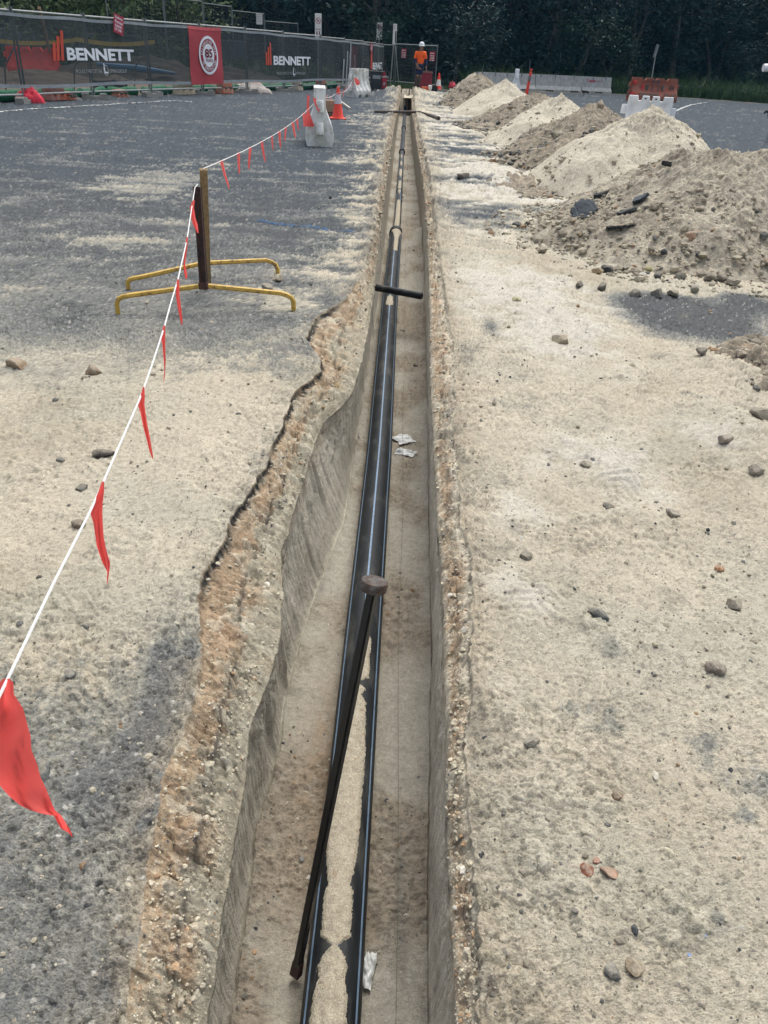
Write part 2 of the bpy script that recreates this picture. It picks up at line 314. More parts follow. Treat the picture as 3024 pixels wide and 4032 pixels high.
ASP = V3(.064, .078, .091); ASP_D = V3(.042, .050, .058); BEIGE = V3(.46, .412, .32); WHITE = V3(.485, .455, .385); GREY = V3(.20, .198, .172); CLAY = V3(.31, .232, .152); TAN = V3(.315, .275, .20)
SOIL = V3(.085, .07, .055); GRASSC = V3(.035, .055, .018); VERGE = V3(.16, .13, .10)
def bank(x, y, fine=True):
    """height and colour of the ground outside the trench at world x, y"""
    d = np.hypot(y, CAMH); L = x < 0
    dl = aspL(y)-x; dr = x-aspR(y); de = np.where(L, dl, dr)          # distance out from the broken edge
    n1 = fbm(x*.9, y*.9, 4, 1); n2 = fbm(x*3.3, y*3.3, 4, 5); n3 = fbm(x*13, y*13, 4, 9, .6); n4 = fbm(x*55, y*55, 3, 21, .7)
    st = fbm(x*.55+.3*n1, y*2.6, 5, 31, .6)                            # streaks across the view
    st2 = fbm(x*2.2, y*9, 4, 41, .6)
    lod = 1/(1+(d/9)**2)
    # ---- cover of dust over the asphalt, 0 bare .. 1 beige
    gr_ = np.clip(np.random.default_rng(int(abs(x.flat[0]*1e3))+x.size).normal(0, 1, x.shape), -2.2, 2.2)
    rag_ = lambda b_: sst(.22, .72, b_*.8+(.65*n2+.5*n3+.3*n4+.5*st)*np.minimum(b_*4, 1))
    wob = y*(1+.18*n1)
    covL = np.interp(wob, [0, 1.1, 1.6, 2.1, 3.5, 4.6, 6.5, 11, 20, 60], [.44, .45, .62, .90, .92, .40, .14, -.02, -.10, -.10])
    covL = covL+.22*n1*sst(.5, 2, y)+.26*n2+.62*st*sst(3.5, 9, y)+.16*st2*sst(3, 9, y)
    covL = covL-.38*rag_(blob(B_GREY_L, x, y))+.40*rag_(blob(B_BEIGE_L, x, y))
    spill = np.exp(-np.clip(de, 0, 9)/(.16+.014*d)); covL = covL+spill*(.5+1.8*n2+.8*n3)*sst(3.5, 8, y)
    far = sst(8, 22, y)*sst(.6, 1.8, np.abs(x))
    band = fbm(x*.35+2, y*1.25, 3, 77)*1.7
    covR = 1.0+.35*n1+.35*n2-.30*sst(2.0, 1.0, y)*np.clip(.3+2.2*n2+1.4*n3, 0, 1)-.55*rag_(blob(B_GREY_R, x, y)*.9)-.62*np.clip(blob(B_GREY_R, x, y)-.7, 0, 1)
    covR = covR+sst(7, 10, y)*(band*.9-.30+.7*n2+.4*st2)
    lotR = sst(3.1, 3.7, x-.1*np.clip(9-y, 0, 9)) * sst(6.5, 8, y)
    covR = covR*(1-lotR)+lotR*(-.08+.5*st+.35*st2)
    cov = np.where(L, covL, covR)
    wh = np.where(L, -.25+.5*n2+np.where(y > 6, spill*(.0+2.2*n2+1.6*n3+.8*st), 0)+.55*sst(6, 14, y)*np.clip(st-.22, 0, 1)*3*(np.abs(st2)+.3),
                  np.clip(blob(B_WHITE_R, x, y), 0, 1.3)*(.62+.8*n2+.3*n3)+.25+.30*n2+.25*n1+sst(7, 9, y)*(1-lotR)*(.02+.65*band+.7*n2+.4*st2))
    cl_ = fbm(x*2.6, y*1.1, 4, 52, .6)+.3*n3; wh = wh-1.6*np.exp(-np.clip(de, 0, 9)/.28)*sst(6, 10, y)*sst(-.1, .2, cl_)
    wh = np.where(~L & (lotR > .5), .7*np.clip(st-.25, 0, 1)*3*(np.abs(st2)+.3), wh)
    # ---- colours
    one = np.ones(x.shape+(3,)); rgn = fbm(x*1.4+7, y*1.1, 3, 48)
    rgh = .18+.82*sst(-.10, .35, .6*n2+.9*rgn+.25*np.exp(-np.clip(de, 0, 9)/.06)*3); rgh = rgh*(1-.6*sst(.35, .7, wh)); sm_ = 1-.6*sst(.4, .8, wh)
    nearf = np.clip(lod*1.3, 0, 1)
    cdt = cov+.16*n3+.26*n4+.045*gr_
    nk = sst(13, 5, y)[..., None]; c0 = ASP*.86*(1-nk)+V3(.092, .097, .097)*nk; c0 = c0*(1-.22*sst(-.1, .5, n2)[..., None])
    c = mix(c0, V3(.165, .168, .158)*one, sst(.02, .34, cdt)); c = mix(c, V3(.265, .255, .212)*one, sst(.30, .62, cdt))
    bei = mix(BEIGE*one, TAN*1.08, sst(-.1, .5, n1+.5*n3+.4*rgn)*.75); bei = mix(bei, V3(.37, .36, .29)*one, sst(.0, .35, fbm(x*.9+3, y*1.3, 4, 49)+.3*n3)*.5)
    c = mix(c, bei, sst(.55, .95, cdt))
    c = mix(c, WHITE*one, sst(.40, 1.0, wh+.22*n3+.12*n4)*.95)
    # orange clay and small dark crumbs near the cut
    ed = np.exp(-np.clip(de, 0, 9)/(.05+.004*d))
    c = mix(c, mix(CLAY*one, TAN, sst(-.3, .3, n3)), np.clip(ed*(.55+1.5*n3), 0, .75)*np.where(L & (y < 5.6) & (y > 1.7), .15, 1))
    # aggregate: grains of gravel, dark and pale, strongest where the asphalt shows
    cd_, cv = cell(x*60, y*60, 3); cd2, cv2 = cell(x*23+.5*n3, y*23+.6*n4, 8); bare = sst(.9, .35, cov)
    sp = sst(.42, .30, cd_)*(cv > .72)*lod
    c = c*(1-.45*(sp*(cv < .90))[..., None]*(.6+.4*bare[..., None])); c = mix(c, V3(.46, .44, .39)*one, sp*(cv > .955)*(.25+.6*bare))
    c = mix(c, V3(.16, .15, .125)*one, sst(.28, .5, fbm(x*5+2, y*4, 4, 63)+.35*n4+.25*np.exp(-np.clip(de, 0, 9)/.1))*.45*(~L))
    sp2 = sst(.27, .12, cd2)*(cv2 > .91)*np.clip(lod*1.6, 0, 1)
    c = c*(1-.25*sp2[..., None])
    ck, cvv = chunk(x, y, 34, 44); ck2, cv3 = chunk(x, y, 95, 46)
    c = c*(1+((.22*(cvv-.5)*rgh+(.22+.34*bare)*(cv3-.5)*(.3+.7*rgh))*nearf*sm_)[..., None])
    c = c*(1+(.12*n3+.10*n2)[..., None])
    c = c*(1+((.06+.03*sst(4, 10, d)+.05*bare*nearf)*gr_)[..., None])
    # the verge, grass and soil beyond the car park
    vy = verge(x)+.5*n1; tv = sst(-.3, .3, y-vy); tg = sst(.6, 1.6, y-vy+n2)
    c = mix(c, (VERGE*(1+.5*n3[..., None])), tv); c = mix(c, GRASSC*(1+.5*n3[..., None]), tg)
    fx = np.interp(y, fence_pts0[:, 1], fence_pts0[:, 0])
    fx = np.where(y < 21.5, -9.495-.35*(21.5-y), fx); beh = sst(.4, 1.2, fx-x)*sst(8, 12, y)
    c = mix(c, SOIL*(1.3+.9*n2[..., None]), beh)
    # ---- height
    n7 = fbm(x*7, y*7, 3, 71); h = .018*n1+.014*n2*np.clip(cov, .2, 1)+(.016*n7*sst(-.2, .3, n1+n2)+.018*np.abs(n7)*sst(.0, .4, n2))*np.clip(cov, 0, 1)*(~L+.3)+.0080*n3*(.5+rgh)+.0026*n4*np.clip(lod*1.5, .2, 1)
    h = h+blob(B_HUMP, x, y)*(1+.5*n2)*(1+.25*n3)
    rough = ed*(.010+.0014*d*sst(3, 8, y)); h = h+rough*(1.5*ridge(x*11, y*11, 3, 51)-.2)*np.where(L & (y < 5.6) & (y > 1.7), .12, 1)
    hump = spill*sst(4, 10, y)*(.03+.055*fbm(x*2.1, y*1.4, 3, 61)*1.5); h = h+np.clip(hump, -.02, .2)*np.where(y > YEND, 0, 1)
    h = h+sp*.0022+sp2*.004+(ck*.0135*rgh*nearf+ck2*.0028*nearf*(.4+rgh)+.0006*gr_*np.clip(d, 1, 8))*sm_
    tyre = (~L)*np.clip(wh, 0, 1)*(.004*np.sin(y*34+3*n2)*sst(.1, .4, fbm(x*1.3, y*1.1, 2, 90)))*(y < 6)
    for (ax_, ay_, bx_, by_, w_) in ((.42, 1.9, 1.25, 3.3, .10), (.75, 2.3, 1.9, 2.55, .09), (.95, 3.4, 1.4, 6.6, .12), (-1.3, 2.6, -.9, 5.2, .12)):
        L_ = math.hypot(bx_-ax_, by_-ay_); ux, uy = (bx_-ax_)/L_, (by_-ay_)/L_; al = (x-ax_)*ux+(y-ay_)*uy; ac = -(x-ax_)*uy+(y-ay_)*ux+.05*n1
        mk = sst(w_, w_*.8, np.abs(ac))*sst(0, .1, al)*sst(L_, L_-.2, al)*sst(-.25, .15, n2+.3*n1); bar_ = sst(-.2, .4, np.sin((al+np.abs(ac)*.7)*2*np.pi/.045))
        h = h-mk*(.004+.006*bar_)*np.clip(cov, 0, 1)
    h = h+tyre+beh*(.25*np.clip(n1+.3, 0, 1)); h = h*np.where(de < 0, 0, 1)*sst(-.01, .02, de)*1.0+np.exp(-np.clip(de, 0, 9)/.30)*sst(6, 10, y)*(y < YEND)*(.08*np.clip(cl_, 0, .6)+.045*chunk(x, y, 5, 53)[0]+.02*chunk(x, y, 12, 55)[0])*(de > 0)*sst(0, .05, de)
    h = h-np.where(L, .0, .0)
    return h, c

def rows():
    px = np.linspace(4330, 352, 1010); Y = []
    for p in px:
        a = PITCH+math.atan((p-2016)/F_PX); Y.append(CAMH/math.tan(a))
    Y = np.array(Y)
    near = np.linspace(-6, Y[0]-.02, 14); far = np.array([41.7, 42.3, 43, 44, 45, 46, 47, 48, 49, 50, 51, 52, 54, 56, 60, 66, 75, 90, 120, 160, 220, 300], float)
    Y = Y[Y < 41.3]
    return np.concatenate([near, Y, far])
YR = rows(); NR = len(YR)
D = np.hypot(np.maximum(YR, 0), CAMH)
def jag(f, y, amp, s, seed): return f(y)+amp*fbm(y*s, y*0+.3, 5, seed, .6)
aL = jag(aspL, YR, .020, 5, 101)+.009*fbm(YR*38, YR*0, 3, 107, .7)+.010*(cell(YR*11, YR*0+.5, 109)[1]-.5)+.10*fbm(YR*1.9, YR*0, 4, 112, .6)*sst(5.8, 8, YR); aR = .09*fbm(YR*1.7, YR*0+6, 4, 113, .6)*sst(4, 8, YR)+jag(aspR, YR, .03, 6, 102)+.012*fbm(YR*38, YR*0, 3, 108, .7)
wL = np.maximum(jag(wallL, YR, .012, 7, 103), aL+.03); wR = np.minimum(jag(wallR, YR, .010, 7, 104), aR-.012)
fl = floorL(YR)+.008*fbm(YR*3, YR*0, 3, 105); fr = floorR(YR)+.008*fbm(YR*3, YR*0+2, 3, 106)
fl = np.maximum(fl, wL-.02*(YR > 4)); 
endk = sst(YEND-.02, YEND+.06, YR) + sst(-3.4, -3.6, YR)       # trench closed at its ends
depthk = 1-np.clip(endk, 0, 1)
def side(sign, a_edge):
    nt_ = 400; t = np.linspace(0, 1, nt_)**1.12; W = .56*D+.42
    X = a_edge[:, None]+sign*t[None, :]*W[:, None]
    ext = np.array([.004, .012, .03, .07, .15, .3, .55, 1])
    x1 = a_edge+sign*W; Xe = x1[:, None]+(sign*340-x1)[:, None]*ext[None, :]
    X = np.concatenate([X, Xe], 1); Y = np.repeat(YR[:, None], X.shape[1], 1)
    h, c = bank(X, Y)
    th = .028*depthk[:, None]
    V = np.stack([X, Y, h], -1)
    return V, c
VL, CL = side(-1, aL); VR, CR = side(1, aR)
def slope_part(a_edge, w_edge, left):
    """broken asphalt edge, crumbling base course and the top of the cut wall"""
    n = 46 if left else 26
    s = np.linspace(0, 1, n)[None, :]; Y = np.repeat(YR[:, None], n, 1)
    X = a_edge[:, None]*(1-s)+w_edge[:, None]*s
    zt = np.where(left, -.135-.03*sst(2, 0, YR), -.075)+.03*fbm(YR*2.3, YR*0+5, 3, 110 if left else 111)
    zt = zt[:, None]
    lipd = (.024 if left else .010)*(sst(1.2, 2.0, YR)*sst(5.9, 5.2, YR) if left else 1*np.ones_like(YR))[:, None]
    prof = s**.85 if left else s**.7
    Z = -lipd*sst(0, .05, s)+(zt+lipd)*prof
    nn = fbm(X*9, Y*9, 4, 120, .62); nr = ridge(X*14+nn, Y*14, 4, 125); n5 = fbm(X*50, Y*50, 3, 131, .7)
    env = np.sin(np.pi*np.clip(s, 0, 1))**.6*(1+1.0*sst(5.5, 9, Y))
    k1, v1 = chunk(X, Y+.3*Z, 13, 301); k2, v2 = chunk(X, Y, 30, 303); k3, v3 = chunk(X, Y, 75, 305); nf = np.clip(1.6/(1+(Y/8)**2), .25, 1)
    Z = Z+env*(.026*nn+.010*nr+.006*n5+.030*k1+.017*k2+.008*k3*nf)
    X = X+env*.014*fbm(X*12+5, Y*12, 3, 141)
    Z = Z-.022*sst(.80, 1.0, s)**2
    Z = Z*depthk[:, None]
    n6 = fbm(Y*1.7, s*3+0*Y, 4, 150); n7 = fbm(X*22, Y*22, 4, 155, .65)
    c = mix(CLAY*np.ones(X.shape+(3,)), TAN*1.08, sst(-.25, .45, nn*.9+n6*1.0-.1))
    c = mix(c, BEIGE*np.ones(X.shape+(3,)), sst(.0, .5, n7+.5*n6)*.7)
    c = mix(c, V3(.36, .27, .08)*np.ones(X.shape+(3,)), sst(.35, .6, fbm(X*4, Y*4, 3, 160))*.6*sst(.3, .7, s))
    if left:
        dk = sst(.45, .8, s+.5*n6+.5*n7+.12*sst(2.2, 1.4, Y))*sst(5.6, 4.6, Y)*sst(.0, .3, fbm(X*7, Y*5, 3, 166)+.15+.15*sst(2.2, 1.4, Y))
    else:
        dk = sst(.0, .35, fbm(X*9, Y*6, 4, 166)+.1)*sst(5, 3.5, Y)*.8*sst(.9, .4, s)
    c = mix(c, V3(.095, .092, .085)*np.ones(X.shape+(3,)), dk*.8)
    c = mix(c, V3(.33, .30, .225)*np.ones(X.shape+(3,)), sst(.42, .62, s+.35*n6+.25*n7)*.80) if left else mix(c, BEIGE*np.ones(X.shape+(3,)), np.clip(sst(.60, .10, s+.7*n7+.8*n6)+sst(.75, .95, s+.4*n7), 0, 1)*.9)
    c = mix(c, V3(.38, .25, .15)*np.ones(X.shape+(3,)), (v1 > .80)*.40*sst(.1, .3, s)*sst(.9, .6, s)); c = mix(c, V3(.46, .43, .34)*np.ones(X.shape+(3,)), (v2 > .90)*.4)
    crack = np.exp(-((s-.50-.16*n6-.05*n7)/.035)**2)*sst(6, 4.5, Y)*(1 if left else .7)*sst(-.35, .1, fbm(X*5, Y*5, 3, 167)); c = mix(c, V3(.06, .055, .048)*np.ones(X.shape+(3,)), crack*.8)
    grn = np.clip(np.random.default_rng(5+left).normal(0, 1, X.shape), -2.2, 2.2)
    c = c*(1+.25*n7[..., None]+.18*n5[..., None]+.10*nr[..., None]+.30*(v2[..., None]-.5)+.30*(v3[..., None]-.5)+.09*grn[..., None])
    edge = sst(.13, .03, s+.10*n5)*(s > .004)*sst(-.5, -.1, n7)*((sst(1.9, 2.1, Y)*sst(5.6, 5.2, Y)) if left else .6*sst(.1, .3, fbm(Y*3, Y*0, 3, 170)+.2))*sst(-.45, -.1, fbm(Y*6, Y*0+3, 3, 171))
    c = mix(c, V3(.23, .19, .14)*np.ones(X.shape+(3,)), sst(6, 9, Y)*sst(-.2, .25, fbm(X*5, Y*2.5, 4, 168)+.1)*.75)
    c = mix(c, V3(.018, .019, .02)*np.ones(X.shape+(3,)), edge)
    return np.stack([X, Y, Z], -1), c
SLL, CSL = slope_part(aL, wL, True); SLR, CSR = slope_part(aR, wR, False)
def wall_part(w_edge, f_edge, ztop, left):
    n = 70; s = np.linspace(0, 1, n)[None, :]; Y = np.repeat(YR[:, None], n, 1)
    z0 = ztop[:, None]; zf = (FLZ*depthk)[:, None]; Z = z0*(1-s)+zf*s
    k = s**(.9 if left else 1.); X = w_edge[:, None]*(1-k)+f_edge[:, None]*k
    sg = 1 if left else -1
    env = np.sin(np.pi*np.clip(s*.97+.02, 0, 1))**.4
    fl1 = fbm(Y*15+.35*Z, Z*1.1, 4, 200, .6); fl2 = np.abs(noise(Y*11+.5*Z, Z*.7, 207))
    amp = (.012+.010*sst(1.5, 2.0, Y)*sst(4, 3.5, Y)) if left else .012
    near = 1 if left else .8
    X = X+sg*env*(amp*fl1*1.3+amp*.9*(fl2-.3)+.0040*fbm(Y*70, Z*7, 3, 210)+.012*fbm(Y*2.5, Z*5, 3, 214)-(.030 if left else .012))
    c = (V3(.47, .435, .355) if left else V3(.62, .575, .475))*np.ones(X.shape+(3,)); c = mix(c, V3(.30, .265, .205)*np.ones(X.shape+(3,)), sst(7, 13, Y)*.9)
    top = sst(.34, .0, s+.30*fbm(Y*6, Z*8, 4, 220)); kw, vw = chunk(Y*2.0, Z, 26, 221); kw2, vw2 = chunk(Y*2.0, Z, 11, 223)
    X = X+sg*env*(.012*kw+.014*kw2-.006)*sst(.75, .1, s)*(.35+sst(-.1, .3, fbm(Y*3, Z*3, 3, 224)))
    n8 = fbm(Y*60, Z*16, 4, 226, .65)
    c = mix(c, mix(CLAY*np.ones(X.shape+(3,)), BEIGE, sst(-.3, .4, n8)), top*.7)
    c = mix(c, V3(.38, .345, .28)*np.ones(X.shape+(3,)), sst(.1, .5, fbm(Y*3, Z*3, 3, 230))*.6)
    c = c*(1+.16*fl1[..., None]+.10*n8[..., None]+.22*(vw[..., None]-.5)*sst(.7, .2, s)[..., None]); c = c*(1+.3*(n8*top)[..., None])
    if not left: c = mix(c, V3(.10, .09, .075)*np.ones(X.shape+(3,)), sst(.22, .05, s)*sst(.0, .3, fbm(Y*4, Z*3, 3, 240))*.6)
    return np.stack([X, Y, Z], -1), c
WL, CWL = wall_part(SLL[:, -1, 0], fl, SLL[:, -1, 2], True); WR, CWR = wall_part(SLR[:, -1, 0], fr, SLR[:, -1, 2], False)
def floor_part():
    n = 110; s = np.linspace(0, 1, n)[None, :]; Y = np.repeat(YR[:, None], n, 1)
    X = WL[:, -1, 0][:, None]*(1-s)+WR[:, -1, 0][:, None]*s
    n1 = fbm(X*4, Y*3, 4, 300); n2 = fbm(X*18, Y*16, 4, 305, .6); n3 = fbm(X*70, Y*70, 3, 311, .7)
    rg = sst(.0, .35, fbm(X*2.2, Y*1.6, 3, 320)+.25*sst(2.0, 1.0, Y)*(X < -.05)+.15)     # rough, crumbly areas
    rg = np.clip(rg+np.exp(-((Y-2.62)/.16)**2)*(X > 0), 0, 1)
    Z = FLZ+.018*n1+.006*n2+rg*(.014*ridge(X*16, Y*12, 3, 330)*1.0+.004*n3)
    crn = np.exp(-s/.05)+np.exp(-(1-s)/.04); kf, vf = chunk(X, Y, 36, 341); kf2, vf2 = chunk(X, Y, 90, 343); Z = Z+rg*(.008*kf+.0035*kf2); Z = Z+crn*.028*(1+n1)
    e = np.minimum(s, 1-s); Z = np.where(e < .001, FLZ, Z)
    # loose soil over the joint of the pipe
    Z = Z+.13*np.exp(-((Y-11.05)/.42)**2)*sst(-.16, .06, X)+.045*np.exp(-((Y-9.9)/.7)**2)*sst(.0, .2, X)
    Z = Z*depthk[:, None]
    c = V3(.34, .315, .258)*np.ones(X.shape+(3,))
    c = mix(c, V3(.235, .195, .145)*np.ones(X.shape+(3,)), rg*sst(-.2, .3, n2+.4)*.8)
    c = mix(c, V3(.23, .175, .12)*np.ones(X.shape+(3,)), np.exp(-((X+.17)/.09)**2-((Y-1.85)/.5)**2)*(.8+n2))
    c = mix(c, V3(.20, .185, .155)*np.ones(X.shape+(3,)), np.exp(-((X-.115+.02*n1)/.018)**2)*sst(1.7, 1.5, Y)*sst(1.1, 1.2, Y)*.8)
    cd_, cv = cell(X*70, Y*70, 333); sp = sst(.4, .3, cd_)*(cv > .8)
    c = c*(1-.35*(sp*rg)[..., None])*(1+.16*n2[..., None]+.14*n3[..., None]+.22*(vf[..., None]-.5)*rg[..., None])*(1+.05*np.clip(np.random.default_rng(9).normal(0, 1, X.shape), -2, 2)[..., None])
    return np.stack([X, Y, Z], -1), c
FL, CF = floor_part()
# ground sheet: both banks and the ends; the trench (slopes, walls, floor) is a second sheet welded at its rim
nc = VL.shape[1]
VL[:, 0] = SLL[:, 0]; VR[:, 0] = SLR[:, 0]
vg = np.concatenate([VL[:, ::-1].reshape(-1, 3), VR.reshape(-1, 3)]); cg = np.concatenate([CL[:, ::-1].reshape(-1, 3), CR.reshape(-1, 3)])
fg = np.concatenate([gridfaces(NR, nc), gridfaces(NR, nc, NR*nc)])
tag(npmesh('ground', vg, fg, M_GROUND, None, True, cg), 'sandy dust covered asphalt ground on both sides of the trench', None, None, 'structure')
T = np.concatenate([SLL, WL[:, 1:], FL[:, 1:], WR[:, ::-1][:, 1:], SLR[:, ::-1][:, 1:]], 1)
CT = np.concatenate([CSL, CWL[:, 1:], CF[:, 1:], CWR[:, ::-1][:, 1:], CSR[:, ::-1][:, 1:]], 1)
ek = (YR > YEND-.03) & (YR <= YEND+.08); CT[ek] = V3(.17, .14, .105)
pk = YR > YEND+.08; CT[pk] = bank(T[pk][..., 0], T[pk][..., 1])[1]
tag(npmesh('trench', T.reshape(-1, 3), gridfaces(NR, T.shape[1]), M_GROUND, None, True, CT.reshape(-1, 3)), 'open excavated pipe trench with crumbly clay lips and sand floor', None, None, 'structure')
print('ground verts', len(vg)+T.shape[0]*T.shape[1])
def gh(x, y): return float(bank(np.array([float(x)]), np.array([float(y)]))[0][0])

# ============================================================ STONES
def ico(sub):
    bm = bmesh.new(); bmesh.ops.create_icosphere(bm, subdivisions=sub, radius=1)
    v = np.array([x.co[:] for x in bm.verts]); bm.faces.ensure_lookup_table(); f = np.array([[q.index for q in x.verts] for x in bm.faces]); bm.free(); return v, f
ICO1, ICO2, ICO3 = ico(1), ico(2), ico(3)
STC = [V3(.36, .32, .245), V3(.28, .245, .19), V3(.14, .138, .125), V3(.37, .335, .25), V3(.28, .19, .115), V3(.06, .062, .064), V3(.45, .42, .36), V3(.15, .14, .12)]
def stones(name, pts, sizes, cols, parent=None, sub=ICO1, flat=.6):
    v0, f0 = sub; n = len(pts); nv = len(v0)
    base = v0[None]*np.ones((n, 1, 1)); base = base*(1+rng.uniform(-.28, .28, (n, nv, 1)))
    sc = rng.uniform(.65, 1.15, (n, 1, 3)); sc[..., 2] *= flat/.9
    base = base*sc
    a = rng.uniform(0, 6.283, n); ca, sa = np.cos(a), np.sin(a); b = rng.uniform(-.4, .4, n); cb, sb = np.cos(b), np.sin(b)
    x = base[..., 0]; y = base[..., 1]; z = base[..., 2]
    y2 = y*cb[:, None]-z*sb[:, None]; z2 = y*sb[:, None]+z*cb[:, None]
    X = x*ca[:, None]-y2*sa[:, None]; Y = x*sa[:, None]+y2*ca[:, None]
    W = np.stack([X, Y, z2], -1)*np.asarray(sizes)[:, None, None]+np.asarray(pts)[:, None, :]
    F = (f0[None]+(np.arange(n)*nv)[:, None, None]).reshape(-1, 3)
    col = np.repeat(np.asarray(cols)[:, None, :], nv, 1)*rng.uniform(.85, 1.15, (n, nv, 1))
    return npmesh(name, W.reshape(-1, 3), F, M_STONE, parent, False, col.reshape(-1, 3))
def pick(n, wts):
    i = rng.choice(len(STC), n, p=np.array(wts)/sum(wts)); return np.array(STC)[i]*rng.uniform(.8, 1.2, (n, 1))
# loose gravel over both banks
N = 20000; t = rng.uniform(0, 1, N)**1.0; ri = rng.integers(14, NR-40, N); yy = YR[ri]+rng.uniform(-.5, .5, N)*.004*D[ri]; sgn = rng.random(N) < .5
xx = np.where(sgn, aL[ri]-.01-t*(.5*D[ri]+.3), aR[ri]+.01+t*(.5*D[ri]+.3))
dens = fbm(xx*1.3, yy*1.3, 4, 400)+.25*np.exp(-np.minimum(np.abs(xx-aL[ri]), np.abs(xx-aR[ri]))/(.1+.01*D[ri]))
k = (dens > rng.uniform(-.45, .5, N)) & ~((xx > 3.4) & (yy > 8)) & (yy < 34) & ~((xx < -1) & (yy > 7) & (rng.random(N) < .8)); xx, yy, ri = xx[k], yy[k], ri[k]
sz = (.0009+.0008*D[ri])*rng.lognormal(0, .60, len(xx)); sz = np.clip(sz, .0015, .028)
hh, _ = bank(xx, yy)
stones('gravel', np.stack([xx, yy, hh+sz*.1], -1), sz*.85, pick(len(xx), [4, 4, 2.4, 2, .5, .7, .22, 2.4]))
tag(bpy.data.objects['gravel'], 'loose fine gravel and pebbles scattered over the ground', None, None, 'stuff')
# crumbs along slopes and the trench floor
N = 4600; ri = rng.integers(14, NR-60, N); q = rng.integers(2, 44, N); pl = SLL[ri, q]; q2 = rng.integers(2, 24, N); pr = SLR[ri, q2]
w_ = rng.random(N) < .6; pp = np.where(w_[:, None], pl, pr)
sz = (.0014+.0008*D[ri])*rng.lognormal(0, .5, N); pp = pp+np.array([0, 0, .1])*sz[:, None]
stones('clay_crumbs', pp, np.clip(sz, .002, .035), pick(N, [5, 1.5, .2, 6, 2.2, .25, .8, .2])*1.25)
tag(bpy.data.objects['clay_crumbs'], 'orange and tan clods crumbling from the trench lips', None, None, 'stuff')
N = 1800; ri = rng.integers(14, NR-60, N); q = rng.integers(2, 108, N); pp = FL[ri, q]
k = (fbm(pp[:, 0]*2.2, pp[:, 1]*1.6, 3, 320)+.2*((pp[:, 1] < 2.2) & (pp[:, 0] < 0)) > rng.uniform(-.25, .45, N)); pp = pp[k]; sz = (.0014+.0010*D[ri[k]])*rng.lognormal(0, .5, k.sum())
stones('floor_gravel', pp, np.clip(sz, .0018, .02), pick(k.sum(), [3, 3, 1.5, 2, 2.5, .7, .3, 2]))
tag(bpy.data.objects['floor_gravel'], 'small stones lying on the sandy trench floor', None, None, 'stuff')

def rock(px, py, size_, col, label, name='rock', cat='rock', z=0., flat=.6, gr=None, zoff=.22, sub=ICO3, xyz=None):
    """a single larger stone, photo pixel (1659-wide display) gives its place on the ground"""
    size = size_*(1.55 if (xyz is None and cat == 'rock' and size_ < .05) else 1.); p = gd(px, py, z) if xyz is None else np.array(xyz, float)
    if z == 0 and xyz is None: p[2] = gh(p[0], p[1])
    v0, f0 = sub; rs = np.random.default_rng(int(px*7+py*3)); d = v0/np.linalg.norm(v0, axis=1)[:, None]
    v = d.copy()
    for _ in range(13):                                     # knock flat facets into the lump
        nrm = rs.normal(size=3); nrm /= np.linalg.norm(nrm); h = rs.uniform(.50, .80); s_ = v@nrm; v = v-np.clip(s_-h, 0, 9)[:, None]*nrm
    v = v*(1+.018*rs.normal(size=(len(v), 1)))*np.array([1, rs.uniform(.65, .9), flat])
    a = rs.uniform(0, 6.28); Rm = np.array([[math.cos(a), -math.sin(a), 0], [math.sin(a), math.cos(a), 0], [0, 0, 1]])
    v = v@Rm.T*size
    c = np.ones((len(v), 3))*np.array(col)*(1+.25*fbm(v[:, 0]/size*2+px, v[:, 1]/size*2+v[:, 2]/size*2, 3, 5)[:, None])*rs.uniform(.9, 1.1, (len(v), 1)); c = mix(c, V3(.40, .36, .28)*np.ones(c.shape), sst(.15, .5, v[:, 2]/size/flat+.6*fbm(v[:, 0]/size*2, v[:, 1]/size*2+py, 3, 8))*.45)
    o = npmesh(name, v, f0, M_STONE, None, False, c); o.location = (p[0], p[1], p[2]+size*zoff)
    return tag(o, label, cat, gr)
BL = V3(.035, .038, .040); BR = V3(.19, .13, .085); GR = V3(.17, .16, .14); PA = V3(.34, .30, .23); OR = V3(.32, .15, .07); WT = V3(.55, .50, .42)
